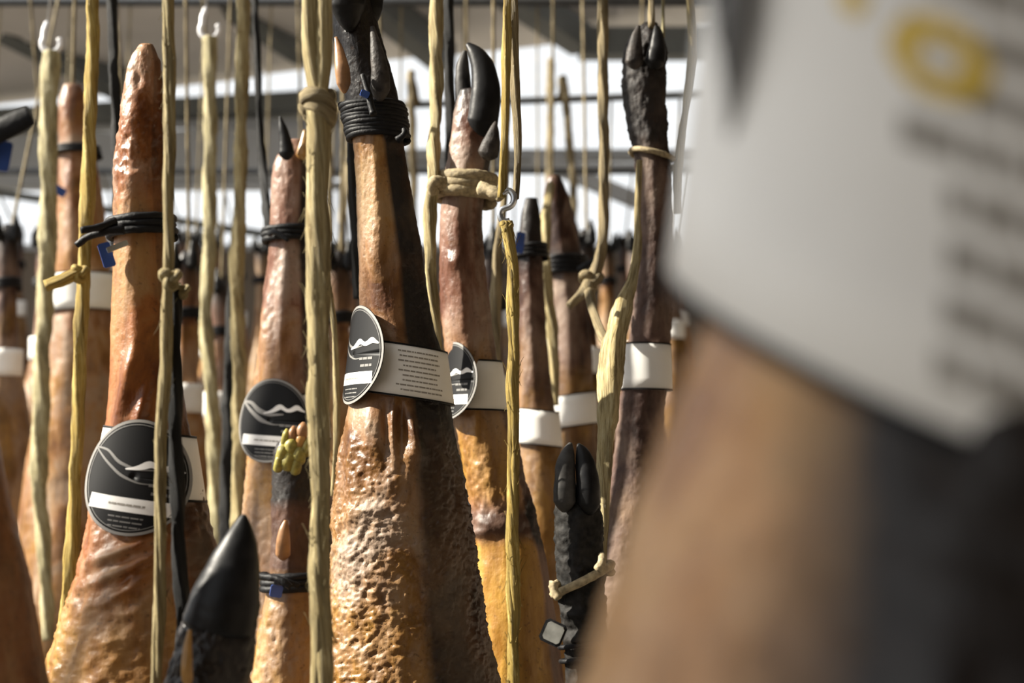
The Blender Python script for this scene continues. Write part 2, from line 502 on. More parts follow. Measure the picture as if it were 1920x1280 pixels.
def ham(label, secs, Y, mat='ham', ratio=0.9, seg=72, step=5.0, marks=None, rough=None, bumps=(), seed=1, sm=10, group='cured hams hanging on ropes', tend=0.0, name='hanging_ham', lump=0.035, skin='rind', ridge=1.5, skew=0.12, hide_shade=None, hsoft=14.0, fine=0.0):
    """secs: (pixel row, left limb, right limb) from foot (top) to thigh (bottom)"""
    S = np.array(secs, float)
    py = np.arange(S[0, 0], S[-1, 0] + 1e-6, step)
    w = max(1, int(sm / step * 2))
    xl = smooth(np.interp(py, S[:, 0], S[:, 1]), w); xr = smooth(np.interp(py, S[:, 0], S[:, 2]), w)
    n = len(py)
    C = np.array([at((a + b) / 2, p, Y) for a, b, p in zip(xl, xr, py)])
    rad = np.array([max(1.0, (b - a) / 2) * scale_at(p, Y) for a, b, p in zip(xl, xr, py)])
    th = np.arange(seg) * 2 * math.pi / seg          # th=0 right, 3pi/2 = towards the camera
    cs, sn = np.cos(th), np.sin(th)
    # a shank is not round: a soft ridge (shin) runs down the side towards the camera
    p_ = np.interp(py, [S[0, 0], S[0, 0] + 0.12 * (S[-1, 0] - S[0, 0]), S[-1, 0]], [2.0, ridge, 1.95])[:, None]
    a_ = np.abs(np.cos(th + skew))[None, :]; b_ = np.abs(np.sin(th + skew))[None, :]
    sq = (a_ ** p_ + b_ ** p_) ** (-1.0 / p_)
    sq = sq * (1.0 / np.max(np.abs(sq * cs[None, :]), axis=1))[:, None]
    V = np.zeros((n, seg, 3))
    V[:, :, 0] = C[:, 0:1] + rad[:, None] * sq * cs
    V[:, :, 1] = C[:, 1:2] + rad[:, None] * sq * sn * ratio
    V[:, :, 2] = C[:, 2:3]
    flat = V.reshape(-1, 3)
    rr = np.repeat(rad, seg)
    rv = np.repeat(np.interp(py, [q[0] for q in rough], [q[1] for q in rough]) if rough else np.full(n, 0.3), seg)
    q = flat * np.array([1, 1, 0.6])
    d = rr * lump * fbm(q * 22, seed, 3)                                   # big lumps
    d += 0.0015 * rv * fbm(flat * np.array([150, 150, 170]), seed + 5, 4, 0.6)  # crinkles
    ridg = 1 - np.abs(fbm(flat * np.array([80, 80, 70]) + 1.7 * fbm(flat * 30, seed + 2, 2)[:, None], seed + 9, 3))
    d += 0.0017 * rv * (ridg - 0.6) * (0.5 + np.clip(fbm(flat * 25, seed + 3, 2) + 0.4, 0, 1.3))
    if fine: d += fine * rv * fbm(flat * 330, seed + 21, 3, 0.6) + 0.6 * fine * rv * (1 - np.abs(fbm(flat * np.array([190, 190, 260]) + 1.2 * fbm(flat * 60, seed + 4, 2)[:, None], seed + 27, 2)))
    if tend: d += tend * fbm(flat * np.array([75, 75, 9]), seed + 13, 2) * (1 - 0.5 * rv)
    nx = np.tile(cs, n); ny = np.tile(sn, n)
    # modelled bumps on the side towards the camera: (px, py, sx, sy, height in mm)
    if bumps:
        dep = flat[:, 1] * CP + (flat[:, 2] - CAMZ) * SP
        PX = 960 + flat[:, 0] / dep * FPX
        PY = 640 - (-(flat[:, 1]) * SP + (flat[:, 2] - CAMZ) * CP) / dep * FPX
        f = np.clip(-ny * 2 + 0.6, 0, 1)
        for bx, by, sx, sy, h, ang in [(*b, 0) if len(b) == 5 else b for b in bumps]:
            ca, sa = math.cos(R(ang)), math.sin(R(ang))
            u = (PX - bx) * ca + (PY - by) * sa; v = -(PX - bx) * sa + (PY - by) * ca
            d += f * h * 0.001 * np.exp(-(u / sx) ** 2 - (v / sy) ** 2)
    flat = flat + np.stack([nx * d, ny * d * ratio, np.zeros(len(d))], 1)
    if marks:
        mk_ = np.stack([np.repeat(np.interp(py, [q[0] for q in marks], [q[k] for q in marks]), seg) for k in (1, 2, 3)], 1)
    else: mk_ = np.zeros((len(flat), 3))
    if hide_shade:      # dark skin plus shade painted into the colour down one side: (centre angle, half width, amount), 0 = right, -90 = camera side
        da = np.abs((np.degrees(np.tile(th, n)) - hide_shade[0] + 180) % 360 - 180)
        mk_[:, 0] = np.clip(mk_[:, 0] + hide_shade[2] * np.clip((hide_shade[1] - da) / hsoft + 0.5, 0, 1), 0, 1)
        mk_[:, 1] *= 1 - np.clip((hide_shade[1] - da) / hsoft + 0.5, 0, 1)
    H = Ham(); H.py, H.xl, H.xr, H.Y, H.rad, H.C, H.ratio = py, xl, xr, Y, rad, C, ratio
    root = empty(name, C[-1]); tag(root, label, 'ham', group)
    H.root = root; H.o = C[-1]
    # flip faces so that normals point outwards (rings run downwards)
    F = [tuple(reversed(f)) for f in ring_faces(n, seg)]
    H.body = mk(skin, flat, F, mat, root, H.o, mark=mk_)
    return H


def hat(H, py):
    i = int(np.clip(np.searchsorted(H.py, py), 0, len(H.py) - 1))
    return H.C[i], H.rad[i]


def claw(H, pts, mat='horn', name='claw', flat=0.8, ns=20, noise=0.05, seed=3, label=None):
    """pts: (px, py, half width px, [dY]) from root to tip"""
    A = np.array([np.r_[at(p[0], p[1], H.Y + (p[3] if len(p) > 3 else 0)), p[2] * scale_at(p[1], H.Y)] for p in pts])
    Q, t = resample(A, 0.0012)
    w = max(1, len(Q) // 14)
    Q = np.stack([smooth(Q[:, k], w) for k in range(4)], 1)
    tk = np.linspace(0, 1, len(Q)); Q[:, 3] *= np.sqrt(np.clip(tk / 0.16, 0.04, 1))
    V, F, UV = tube(Q[:, :3], np.maximum(Q[:, 3], 0.0006), ns, flat, noise=noise, nscale=90, seed=seed)
    return mk(name, V, F, mat, H.root, H.o, label=label)


def tie(H, py, turns=3.2, r=0.0028, pitch=0.0042, mat='cord_black', tails=(), tilt=0.0, name='tie_cord', gap=0.0008, ns=8):
    c, rad = hat(H, py)
    n = int(turns * 40); P = []
    for i in range(n + 1):
        a = i / 40 * 2 * math.pi
        z = (i / 40 - turns / 2) * pitch
        ci, ri = hat(H, py - z / scale_at(py, H.Y))
        rr = ri * (1.0 + 0.03) + r * 0.8 + gap + 0.0006 * math.sin(a * 3.3)
        P.append((ci[0] + rr * math.cos(a), ci[1] + rr * H.ratio * math.sin(a), c[2] + z + tilt * math.cos(a) * ri))
    parts = [tube(P, r, ns, noise=0.1, nscale=200)]
    for tl in tails:
        Q, t = resample(np.array([at(x, y, H.Y + dy) for x, y, dy in tl]), 0.002)
        Q = np.stack([smooth(Q[:, k], 3) for k in range(3)], 1)
        parts.append(tube(Q, r * np.linspace(1.1, 0.8, len(Q)), ns, noise=0.15, nscale=200))
    V, F, UV = join(parts)
    return mk(name, V, F, mat, H.root, H.o, uv=UV)


def tab(H, px, py, w, h, ang, mat='blue', dY=0.0, name='seal_tag', t=0.0022, yaw=20, label=None, parent=None):
    c = Vector(at(px, py, H.Y + dY)); s = scale_at(py, H.Y)
    from mathutils import Matrix
    mt = Matrix.Rotation(R(yaw), 3, 'Z') @ Matrix.Rotation(R(ang), 3, 'Y')
    w *= s / 2; h *= s / 2
    V = []; F = []
    k = 0.25 * min(w, h)
    out = [(-w + k, -h), (w - k, -h), (w, -h + k), (w, h - k), (w - k, h), (-w + k, h), (-w, h - k), (-w, -h + k)]
    for yy in (-t / 2, t / 2):
        for x, z in out: V.append(tuple(c + mt @ Vector((x, yy, z))))
    F = [tuple(range(8)), tuple(range(15, 7, -1))] + [(i, i + 8, (i + 1) % 8 + 8, (i + 1) % 8) for i in range(8)]
    return mk(name, V, F, mat, H.root, H.o, shade=False, label=label)


# ------------------------------------------------------------------ paper labels
class Sheet:
    """a bent sheet: u runs to the right along the arc, v up"""
    def __init__(s, H, py, phic, rho, gap=0.003, roll=0.0, tz=0.0, ty=0.0, touch=None, lean=0.0):
        c, r = hat(H, py)
        s.c = c; s.rho = rho; s.phic = R(phic); s.roll = R(roll); s.tz = tz; s.ty = ty; s.lean = lean
        pt = R(phic if touch is None else touch)
        r_eff = math.hypot(r * math.sin(pt), r * H.ratio * math.cos(pt)) + gap
        nrm = np.array([-math.sin(pt), -math.cos(pt)])
        s.O = c[:2] + (r_eff - rho) * nrm; s.ry = 1.0
    def __call__(s, u, v, off=0.0):
        cr, sr = math.cos(s.roll), math.sin(s.roll)
        u, v = u * cr + v * sr, -u * sr + v * cr
        phi = s.phic - u / s.rho
        rr = s.rho + off + s.lean * v
        x = s.O[0] - rr * np.sin(phi); y = s.O[1] - rr * np.cos(phi) * s.ry
        return np.stack([x, y, s.c[2] + v + s.tz * (x - s.c[0]) + s.ty * (y - s.c[1])], -1)


def patch(sheet, U, W, off=0.0, thick=0.0):
    """grid U, W (2d arrays) mapped on the sheet; returns V, F"""
    a, b = U.shape
    P = sheet(U, W, off).reshape(-1, 3)
    F = [(i * b + j, (i + 1) * b + j, (i + 1) * b + j + 1, i * b + j + 1) for i in range(a - 1) for j in range(b - 1)]
    if thick:
        Q = sheet(U, W, off - thick).reshape(-1, 3); n = len(P)
        F2 = [tuple(reversed([x + n for x in f])) for f in F]
        rim = [i * b for i in range(a)] + [(a - 1) * b + j for j in range(1, b)] + [i * b + b - 1 for i in range(a - 2, -1, -1)] + [j for j in range(b - 2, 0, -1)]
        F3 = [(rim[i], rim[i] + n, rim[(i + 1) % len(rim)] + n, rim[(i + 1) % len(rim)]) for i in range(len(rim))]
        P = np.vstack([P, Q]); F = F + F2 + F3
    return P, F


def rect(sheet, u0, u1, v0, v1, off=0.0, thick=0.0, nu=24, nv=2, skew=0.0):
    u = np.linspace(u0, u1, nu); v = np.linspace(v0, v1, nv)
    U, W = np.meshgrid(u, v, indexing='ij')
    return patch(sheet, U, W + skew * (U - u0), off, thick)


def annulus(sheet, r0, r1, off=0.0, thick=0.0, a0=0, a1=360, n=64, nr=2, cu=0, cv=0, sy=1.0):
    th = np.radians(np.linspace(a0, a1, n)); r = np.linspace(r0, r1, nr)
    T, Q = np.meshgrid(th, r, indexing='ij')
    return patch(sheet, cu + Q * np.cos(T), cv + sy * Q * np.sin(T), off, thick)


def ribbon(sheet, pts, off=0.0):
    """pts (u, v, half width)"""
    A = np.array(pts, float); d = np.r_[0, np.cumsum(np.hypot(np.diff(A[:, 0]), np.diff(A[:, 1])))]
    t = np.linspace(0, d[-1], 40)
    Q = np.stack([smooth(np.interp(t, d, A[:, k]), 2) for k in range(3)], 1)
    g = np.gradient(Q[:, :2], axis=0); g /= np.linalg.norm(g, axis=1)[:, None] + 1e-9
    nn = np.stack([-g[:, 1], g[:, 0]], 1)
    U = np.stack([Q[:, 0] - nn[:, 0] * Q[:, 2], Q[:, 0] + nn[:, 0] * Q[:, 2]], 1)
    W = np.stack([Q[:, 1] - nn[:, 1] * Q[:, 2], Q[:, 1] + nn[:, 1] * Q[:, 2]], 1)
    return patch(sheet, U, W, off)


def joinp(ps):
    Vs, Fs, o = [], [], 0
    for V, F in ps:
        Vs.append(V); Fs += [tuple(x + o for x in f) for f in F]; o += len(V)
    return np.vstack(Vs), Fs


def dashes(sheet, u0, u1, v, h, rng, off, wmin=0.0012, wmax=0.005, skew=0.0, gap=0.0008):
    out = []; u = u0
    while u < u1:
        w = rng.uniform(wmin, wmax)
        out.append(rect(sheet, u, min(u + w, u1), v - h / 2, v + h / 2, off, nu=4, skew=0))
        u += w + gap
    return out


def disc_label(H, py, Rm, phic, rho, roll=0.0, gap=0.003, touch=None, dv=0.0, lean=0.0, style=0, fine=True, strip=True):
    """round black card with grey rim, swoosh logo and white strip"""
    sh = Sheet(H, py, phic, rho, gap, roll, touch=touch, lean=lean)
    V, F = annulus(sh, 0.0006, Rm, 0, 0.0006, n=72, nr=10)
    card = mk('label_disc', V, F, 'card_black', H.root, H.o, label='round black printed label')
    o1 = 0.00025
    V, F = annulus(sh, Rm * 0.945, Rm * 0.995, o1, n=72); mk('rim_print', V, F, 'ink_silver', card, H.o)
    if fine:
        V, F = annulus(sh, Rm * 0.90, Rm * 0.912, o1, n=72); mk('rim_print', V, F, 'ink_grey', card, H.o)
    k = Rm
    big = 1.0 if style == 0 else 2.2
    sw = [ribbon(sh, [(-.90 * k, .42 * k, .012 * k * big), (-.6 * k, .40 * k, .02 * k * big), (-.35 * k, .22 * k, .028 * k * big), (0, .13 * k, .02 * k * big), (.35 * k, .16 * k, .010 * k)], o1),
          ribbon(sh, [(-.90 * k, .42 * k, .010 * k * big), (-.62 * k, .22 * k, .02 * k * big), (-.25 * k, .0 * k, .025 * k * big), (.1 * k, -.1 * k, .012 * k), (.4 * k, -.08 * k, .004 * k)], o1)]
    V, F = joinp(sw); mk('logo_swoosh', V, F, 'ink_grey' if style == 0 else 'ink_silver', card, H.o)
    # jagged white mountain silhouette
    rng = random.Random(5)
    prof = [(-.18, .16, .012), (0.0, .20, .03), (.14, .27, .06), (.24, .36, .07), (.30, .33, .04), (.42, .24, .035), (.55, .27, .05), (.66, .37, .07), (.74, .30, .04), (.86, .25, .012)]
    V, F = ribbon(sh, [(a * k, b * k * (1.0 if style else 0.75), c * k) for a, b, c in prof], o1 * 1.5); mk('logo_mark', V, F, 'ink_white', card, H.o)
    V, F = joinp(dashes(sh, .28 * k, .72 * k, -.10 * k, .05 * k, rng, o1, .05 * k, .16 * k) + dashes(sh, .34 * k, .70 * k, -.24 * k, .05 * k, rng, o1, .05 * k, .14 * k))
    mk('small_print', V, F, 'ink_grey', card, H.o)
    if not strip: return card
    V, F = rect(sh, -.74 * k, .74 * k, -.60 * k, -.36 * k, o1, nu=30); st = mk('white_strip', V, F, 'ink_white', card, H.o)
    V, F = joinp(dashes(sh, -.35 * k, .30 * k, -.48 * k, .035 * k, rng, o1 * 2, .04 * k, .14 * k)); mk('small_print', V, F, 'ink_text', card, H.o)
    for q in (-.69, -.77, -.85):
        V, F = joinp(dashes(sh, -.42 * k * (1 + q * .4), .42 * k * (1 + q * .4), q * k, .022 * k, rng, o1, .05 * k, .2 * k)); mk('small_print', V, F, 'ink_grey', card, H.o)
    return card


def strap(H, py, h, gap=0.003, tz=0.0, ty=0.0, lines=0, u0=-0.02, u1=0.05, seed=1, lean=0.0, text_h=None, phic=0, flare=0.0, yellow=False, edge=True):
    c, r = hat(H, py)
    rho = r + gap
    sh = Sheet(H, py, phic, rho, 0, 0, tz, ty, lean=lean)
    sh.O = c[:2].copy(); sh.ry = H.ratio
    n = 97
    u = np.linspace(-math.pi * rho, math.pi * rho, n); v = np.linspace(-h / 2, h / 2, 5)
    U, W = np.meshgrid(u, v, indexing='ij')
    V, F = patch(sh, U, W, 0, 0.0006)
    band = mk('paper_strap', V, F, 'paper', H.root, H.o, label='white paper strap')
    if edge:
        for e in (-1, 1):
            V, F = rect(sh, -math.pi * rho, math.pi * rho, e * h * .5 - (h * .035 if e > 0 else 0), e * h * .5 + (h * .035 if e < 0 else 0), 0.0003, nu=97)
            mk('edge_line', V, F, 'card_black', band, H.o)
    rng = random.Random(seed)
    for i in range(lines):
        vv = h * (0.36 - 0.72 * i / max(1, lines - 1))
        ind = rng.uniform(0, .22) * (u1 - u0) * 0.7
        V, F = joinp(dashes(sh, u0 + ind, u1 - ind * rng.uniform(.3, 1), vv, text_h or h * .028, rng, 0.0003, h * .03, h * .12, gap=h * .014)); mk('text_line', V, F, 'ink_text', band, H.o)
    H.strap = sh; H.band = band
    return band


# --- the middle ham in focus
H3 = ham('brown cured ham in focus at the centre with dark bound foot and wrinkled thigh',
         [(-150, 640, 668), (-120, 622, 684), (-60, 612, 694), (0, 615, 700), (60, 620, 716), (120, 634, 728), (165, 642, 742), (215, 652, 752), (270, 664, 756), (350, 667, 770), (450, 671, 788), (530, 678, 798), (600, 680, 808),
          (660, 674, 828), (760, 655, 846), (850, 634, 858), (950, 624, 880), (1050, 620, 893), (1150, 612, 905), (1280, 592, 936), (1450, 545, 985), (1600, 555, 975), (1700, 610, 925), (1750, 680, 860), (1765, 740, 790)],
         1.25, 'ham_rough', 0.86, 260, 2.4,
         marks=[(-150, 1, 0, 0), (150, .95, 0, 0), (245, .7, 0, 0), (275, .1, 0.1, 0), (420, .05, .12, .3), (560, .1, .0, .5), (640, .3, 0, .4), (760, .2, .1, .3), (860, .05, .1, .8), (1000, 0, .22, .8), (1300, 0, .3, .5), (1760, 0, .2, .4)],
         rough=[(-150, .2), (600, .15), (780, .15), (880, .6), (1000, .8), (1760, .8)], seed=11, tend=0.0016, skew=0.19, fine=0.0009, hide_shade=(-5, 68, 0.62),  # dark skin at right, widened to deepen the shade by colour
         bumps=[(698, 800, 20, 60, 8), (722, 815, 6, 50, -4), (738, 800, 7, 55, 6), (753, 810, 7, 55, -5), (771, 806, 9, 32, 10, -6), (772, 850, 24, 26, 9), (664, 850, 14, 160, 3), (735, 905, 40, 20, 5, -25), (690, 960, 60, 14, 4, -20), (650, 1040, 25, 30, 5), (700, 1090, 40, 16, 4, 30),
                (660, 1150, 22, 40, 4), (755, 960, 30, 40, 3), (705, 240, 40, 30, 2), (700, 480, 18, 50, 3), (676, 560, 12, 60, 4), (826, 900, 20, 120, 3)])
tie(H3, 228, 9.5, 0.0030, 0.0034, tails=[[(745, 262, -.03), (765, 250, -.035), (757, 240, -.03)], [(700, 215, -.05), (690, 175, -.045), (680, 140, -.04)]])
claw(H3, [(712, 190, 20, -.03), (714, 140, 17, -.036), (706, 95, 12, -.034), (698, 50, 4, -.03)], 'hide_grey', 'dewclaw', seed=4)
claw(H3, [(646, 175, 12, -.03), (642, 130, 14, -.034), (636, 95, 9, -.03), (630, 70, 3, -.026)], 'toe', 'skin_flap', seed=6)
claw(H3, [(655, 60, 30, -.02), (650, -40, 36, -.03), (640, -130, 30, -.03), (630, -230, 8, -.02)], 'horn', 'claw', seed=8)
claw(H3, [(690, 60, 24, 0), (694, -40, 30, 0), (690, -130, 26, 0), (680, -210, 8, 0)], 'horn', 'claw', seed=9)
tab(H3, 684, 176, 16, 12, 20, 'blue', -.05)
strap(H3, 697, 0.0465, 0.0052, tz=-0.14, lines=9, u0=-0.001, u1=0.043, lean=-0.14, seed=3)
disc_label(H3, 668, 0.0432, 62, 0.085, gap=0.008, lean=-0.1)

# --- left ham
H1 = ham('orange brown ham at left with blunt skin toe and round black label facing the camera',
         [(84, 262, 288), (92, 252, 297), (112, 244, 303), (150, 234, 306), (200, 222, 307), (300, 212, 308), (400, 213, 312), (450, 216, 316), (550, 212, 326), (650, 209, 338), (750, 204, 348), (800, 199, 355), (900, 188, 376), (980, 165, 396),
          (1080, 142, 416), (1200, 104, 442), (1280, 84, 470), (1450, 45, 515), (1600, 60, 500), (1700, 130, 430), (1740, 200, 360), (1755, 260, 310)],
         1.08, 'ham_orange', 0.84, 150, 3.2,
         marks=[(86, 0, 0, .3), (200, 0, 0, 1), (320, .05, 0, 1), (380, .05, 0, .1), (600, 0, .05, 0), (800, .12, .0, .1), (960, .2, .0, .3), (1080, .05, .1, .3), (1200, 0, .45, .2), (1755, 0, .4, .2)],
         rough=[(86, .25), (250, .5), (330, .6), (400, .1), (760, .15), (1000, .5), (1200, .9), (1755, 1.0)], seed=23, tend=0.0015, hide_shade=(20, 70, 0.45),  # dark right side is shade painted into the rind colour
         bumps=[(258, 150, 10, 16, -3), (255, 330, 22, 16, 4), (232, 740, 12, 80, 5, 12), (262, 780, 10, 60, 5, 14), (250, 690, 26, 30, 3), (235, 1030, 60, 9, 6, -22), (240, 1065, 70, 9, 6, -25), (230, 1110, 50, 10, 5, -30), (245, 1150, 30, 18, 4), (222, 985, 20, 10, 3),
                (180, 960, 12, 60, 4), (215, 1200, 30, 20, 3)])
tie(H1, 425, 3.4, 0.0032, 0.005, tilt=0.05, tails=[[(232, 430, -.028), (195, 432, -.035), (160, 445, -.03), (143, 460, -.03)], [(215, 415, -.028), (180, 428, -.04), (152, 432, -.045)]])
tab(H1, 200, 478, 22, 46, -18, 'blue', -.02)
tab(H1, 220, 462, 40, 10, -25, 'hookmetal', -.025, name='tag_clip')
strap(H1, 868, 0.049, 0.003, tz=-0.12, lean=-0.18, seed=5)
disc_label(H1, 892, 0.0425, 4, 0.075, roll=8, gap=0.005, lean=-0.16)

# --- black trotter in front, bottom left
H3b = ham('shiny black pointed trotter rising at bottom left in front of the labelled left ham',
          [(966, 450, 462), (974, 440, 470), (990, 428, 476), (1030, 408, 484), (1070, 386, 488), (1120, 362, 488), (1180, 336, 482), (1240, 318, 474), (1280, 308, 465), (1500, 285, 440), (1900, 260, 450), (2200, 180, 540), (2450, 130, 600), (2600, 200, 520), (2660, 330, 400)],
          0.91, 'ham_dark', 0.8, 96, 5.0, marks=[(960, 1, 0, 0), (1150, 1, 0, 0), (1260, .75, .3, 0), (1400, .3, .2, 0), (2660, 0, .2, 0)], rough=[(960, .05), (1110, .1), (1150, .9), (1300, .7), (2660, .6)], seed=31,
          group='black trotters of lower hams', name='hanging_ham', lump=0.02)
claw(H3b, [(402, 1215, 60, 0), (408, 1180, 69, -.001), (420, 1130, 66, -.003), (434, 1080, 54, -.003), (446, 1030, 39, -.003), (455, 985, 19, -.002), (458, 964, 4, -.002)], 'horn', 'claw', 0.82, noise=0.035)
claw(H3b, [(352, 1290, 10, -.03), (350, 1250, 11, -.034), (352, 1210, 8, -.03), (356, 1180, 3, -.028)], 'fat', 'skin_flap', seed=6)

# --- ham behind with dark dewclaw, label half hidden by the thick rope
H2 = ham('reddish brown ham behind the thick rope with dark spike on its foot',
         [(262, 545, 570), (275, 528, 580), (300, 514, 585), (350, 506, 586), (440, 503, 588), (500, 500, 592), (600, 492, 598), (700, 480, 605), (850, 465, 615), (950, 455, 625), (1100, 450, 640), (1280, 430, 660), (1500, 385, 700), (1620, 420, 660), (1680, 500, 590)],
         1.6, 'ham_pink', 0.9, 96, 4.0, marks=[(260, .1, 0, .4), (430, .25, 0, .3), (480, .2, 0, 1), (560, .1, 0, .6), (650, 0, .1, .3), (900, 0, .3, .5), (1680, 0, .4, .3)], rough=[(260, .3), (900, .5), (1680, 1)], seed=41, tend=0.002, hide_shade=(10, 70, 0.55),
         bumps=[(505, 640, 14, 80, 5), (530, 620, 10, 90, 4)])
tie(H2, 440, 3.2, 0.0036, 0.0056, tails=[[(505, 438, -.03), (515, 432, -.045), (540, 450, -.05)]])
claw(H2, [(538, 300, 17, -.03), (536, 268, 12, -.03), (530, 240, 8, -.03), (525, 218, 2, -.03)], 'horn', 'dewclaw')
claw(H2, [(568, 300, 15, -.02), (571, 275, 12, -.02), (572, 255, 7, -.02), (571, 243, 2, -.02)], 'fat', 'toe')
strap(H2, 780, 0.05, 0.003, lean=-0.12)
disc_label(H2, 787, 0.0462, 20, 0.09, roll=4, gap=0.005, lean=-0.1, style=1)

# --- cut foot with greenish nubs
H2b = ham('dark foot topped with yellow green nubs beside the thick rope',
          [(812, 535, 570), (822, 516, 586), (840, 509, 592), (900, 510, 594), (980, 508, 596), (1060, 505, 596), (1110, 500, 598), (1150, 490, 602), (1280, 466, 614), (1500, 445, 625), (1900, 410, 650), (2200, 330, 720), (2400, 330, 720), (2560, 420, 630), (2600, 500, 550)],
          1.45, 'ham_dark', 0.86, 96, 5.0, marks=[(812, 1, 0, 0), (920, .9, 0, 0), (960, .3, .0, 0), (1060, .4, 0, 0), (1110, .05, .35, .3), (1300, 0, .5, .3), (2600, 0, .4, .2)], rough=[(812, .6), (1100, .5), (1200, 1), (2600, 1)], seed=43, group='black trotters of lower hams')
rngn = random.Random(3)
for (x, y, r_, m_) in ((528, 850, 12, 'mould'), (545, 838, 14, 'mould'), (560, 852, 14, 'mould'), (540, 862, 15, 'mould'), (562, 828, 11, 'fat'), (574, 838, 10, 'mould'), (548, 815, 10, 'toe'), (566, 808, 12, 'toe'), (522, 868, 9, 'mould'), (555, 872, 10, 'mould'), (535, 820, 8, 'mould')):
    claw(H2b, [(x - 2, y + 16, r_ * .9, -.036), (x, y + 4, r_, -.043), (x + 2, y - 8, r_ * .85, -.045), (x + 3, y - 16, r_ * .3, -.043)], m_, 'nub', 1.0, 12, 0.12, seed=x)
claw(H2b, [(530, 1050, 14, -.030), (531, 1015, 13, -.036), (533, 990, 9, -.037), (536, 975, 3, -.036)], 'toe', 'skin_flap', seed=2)
tie(H2b, 1092, 3.0, 0.0038, 0.006, tails=[[(520, 1090, -.045), (535, 1088, -.055), (560, 1098, -.05)], [(500, 1080, -.03), (470, 1078, -.04), (525, 1084, -.06), (545, 1100, -.058)]])
tab(H2b, 518, 1108, 22, 22, 10, 'blue', -.055)

# --- ham with the curved claw, right of the middle
H4 = ham('pink brown ham with curved black claw and yellow fat thigh, right of the middle ham',
         [(170, 862, 915), (190, 855, 924), (210, 850, 926), (250, 845, 928), (330, 833, 914), (400, 824, 905), (500, 822, 910), (600, 828, 922), (680, 838, 935), (760, 850, 950), (850, 862, 975), (950, 880, 1000), (1020, 890, 1020), (1100, 880, 1036), (1200, 870, 1046), (1280, 850, 1058), (1450, 800, 1090), (1580, 820, 1070), (1660, 880, 1010), (1680, 930, 960)],
         1.40, 'ham_pink', 0.84, 120, 3.5, marks=[(170, .8, 0, .3), (230, .5, 0, .5), (330, .2, 0, .8), (420, .05, .0, .6), (600, 0, .1, .6), (800, 0, .35, .5), (925, .05, .3, 0), (965, .55, 0, 0), (995, .55, 0, 0), (1035, 0, 1, 0), (1680, 0, 1, 0)],
         rough=[(170, .3), (800, .3), (960, .8), (1030, .12), (1680, .15)], seed=53, tend=0.0015, hide_shade=(15, 55, 0.45), bumps=[(920, 985, 40, 18, 6), (850, 490, 18, 14, 3), (985, 1100, 30, 120, 4), (900, 1000, 20, 10, 4)])
claw(H4, [(898, 260, 30, -.012), (908, 210, 29, -.016), (912, 165, 27, -.016), (905, 120, 22, -.014), (888, 92, 13, -.012), (876, 82, 4, -.01)], 'horn', 'claw', 0.7, noise=0.02)
claw(H4, [(872, 215, 16, .006), (868, 160, 15, .004), (868, 120, 12, .004), (872, 95, 4, .004)], 'horn_grey', 'claw', 0.9)
claw(H4, [(912, 300, 22, -.025), (922, 265, 16, -.03), (927, 240, 8, -.03), (929, 228, 2, -.028)], 'hide_grey', 'dewclaw', 0.8)
strap(H4, 722, 0.05, 0.003, tz=-0.02, lean=-0.16, lines=0, edge=True)
disc_label(H4, 715, 0.0385, 58, 0.075, gap=0.005, lean=-0.1)

# --- further labelled hams on the right
H5 = ham('narrow dark ham shank with lit strap just right of the thin golden rope',
         [(372, 985, 1008), (385, 978, 1012), (420, 974, 1014), (500, 972, 1018), (600, 972, 1022), (700, 975, 1030), (760, 975, 1040), (830, 975, 1050), (950, 970, 1070), (1280, 935, 1110), (1480, 885, 1160), (1580, 930, 1110), (1630, 990, 1050)],
         1.75, 'ham_dark', 0.9, 64, 5.0, marks=[(372, .8, 0, 0), (480, .6, 0, 0), (560, 0, 0, .2), (850, 0, .2, .3), (1000, 0, .3, .3), (1630, 0, .3, .2)], seed=61)
strap(H5, 800, 0.044, 0.004, tz=-0.1, lean=-0.1)
tie(H5, 470, 3, 0.0035, 0.0055)
tab(H5, 975, 455, 16, 40, 8, 'blue', -.05)
H6 = ham('blurred grey brown ham with white strap between the loose brown rope knots',
         [(330, 1028, 1050), (342, 1020, 1058), (400, 1018, 1076), (480, 1024, 1090), (560, 1030, 1100), (640, 1035, 1108), (720, 1034, 1112), (800, 1030, 1116), (900, 1020, 1130), (1280, 965, 1200), (1420, 950, 1210), (1520, 1010, 1150), (1550, 1060, 1100)],
         2.0, 'ham_dark', 0.9, 64, 5.0, marks=[(330, .3, 0, .6), (450, .3, 0, .5), (500, .8, 0, 0), (540, .1, 0, .8), (640, .3, 0, .3), (720, 0, .2, 0), (1550, 0, .2, .2)], seed=67)
strap(H6, 766, 0.046, 0.004, tz=0.14, lean=-0.05)
tie(H6, 500, 4, 0.0042, 0.0064, tails=[[(1085, 505, -.04), (1110, 490, -.05), (1120, 480, -.05)]])
H7 = ham('dark hairy foot of the ham at right hanging next to the large blurred ham',
         [(44, 1205, 1232), (56, 1186, 1246), (80, 1172, 1250), (150, 1164, 1250), (220, 1172, 1250), (280, 1188, 1254), (320, 1192, 1260), (400, 1195, 1262), (500, 1195, 1262), (600, 1186, 1260), (720, 1166, 1250), (800, 1156, 1244), (900, 1146, 1244), (1100, 1110, 1270), (1280, 1080, 1300), (1450, 1060, 1330), (1560, 1110, 1280), (1600, 1170, 1220)],
         1.5, 'ham_hairy', 0.86, 96, 4.0, marks=[(44, .85, 0, .6), (270, .7, 0, .5), (340, .3, 0, .5), (420, .1, 0, .5), (520, .3, 0, .3), (640, .2, 0, .2), (1600, .1, .1, .6)], rough=[(44, 1.0), (280, .8), (330, .3), (1600, .6)], seed=71)
strap(H7, 686, 0.05, 0.004, tz=-0.02, lean=-0.03)
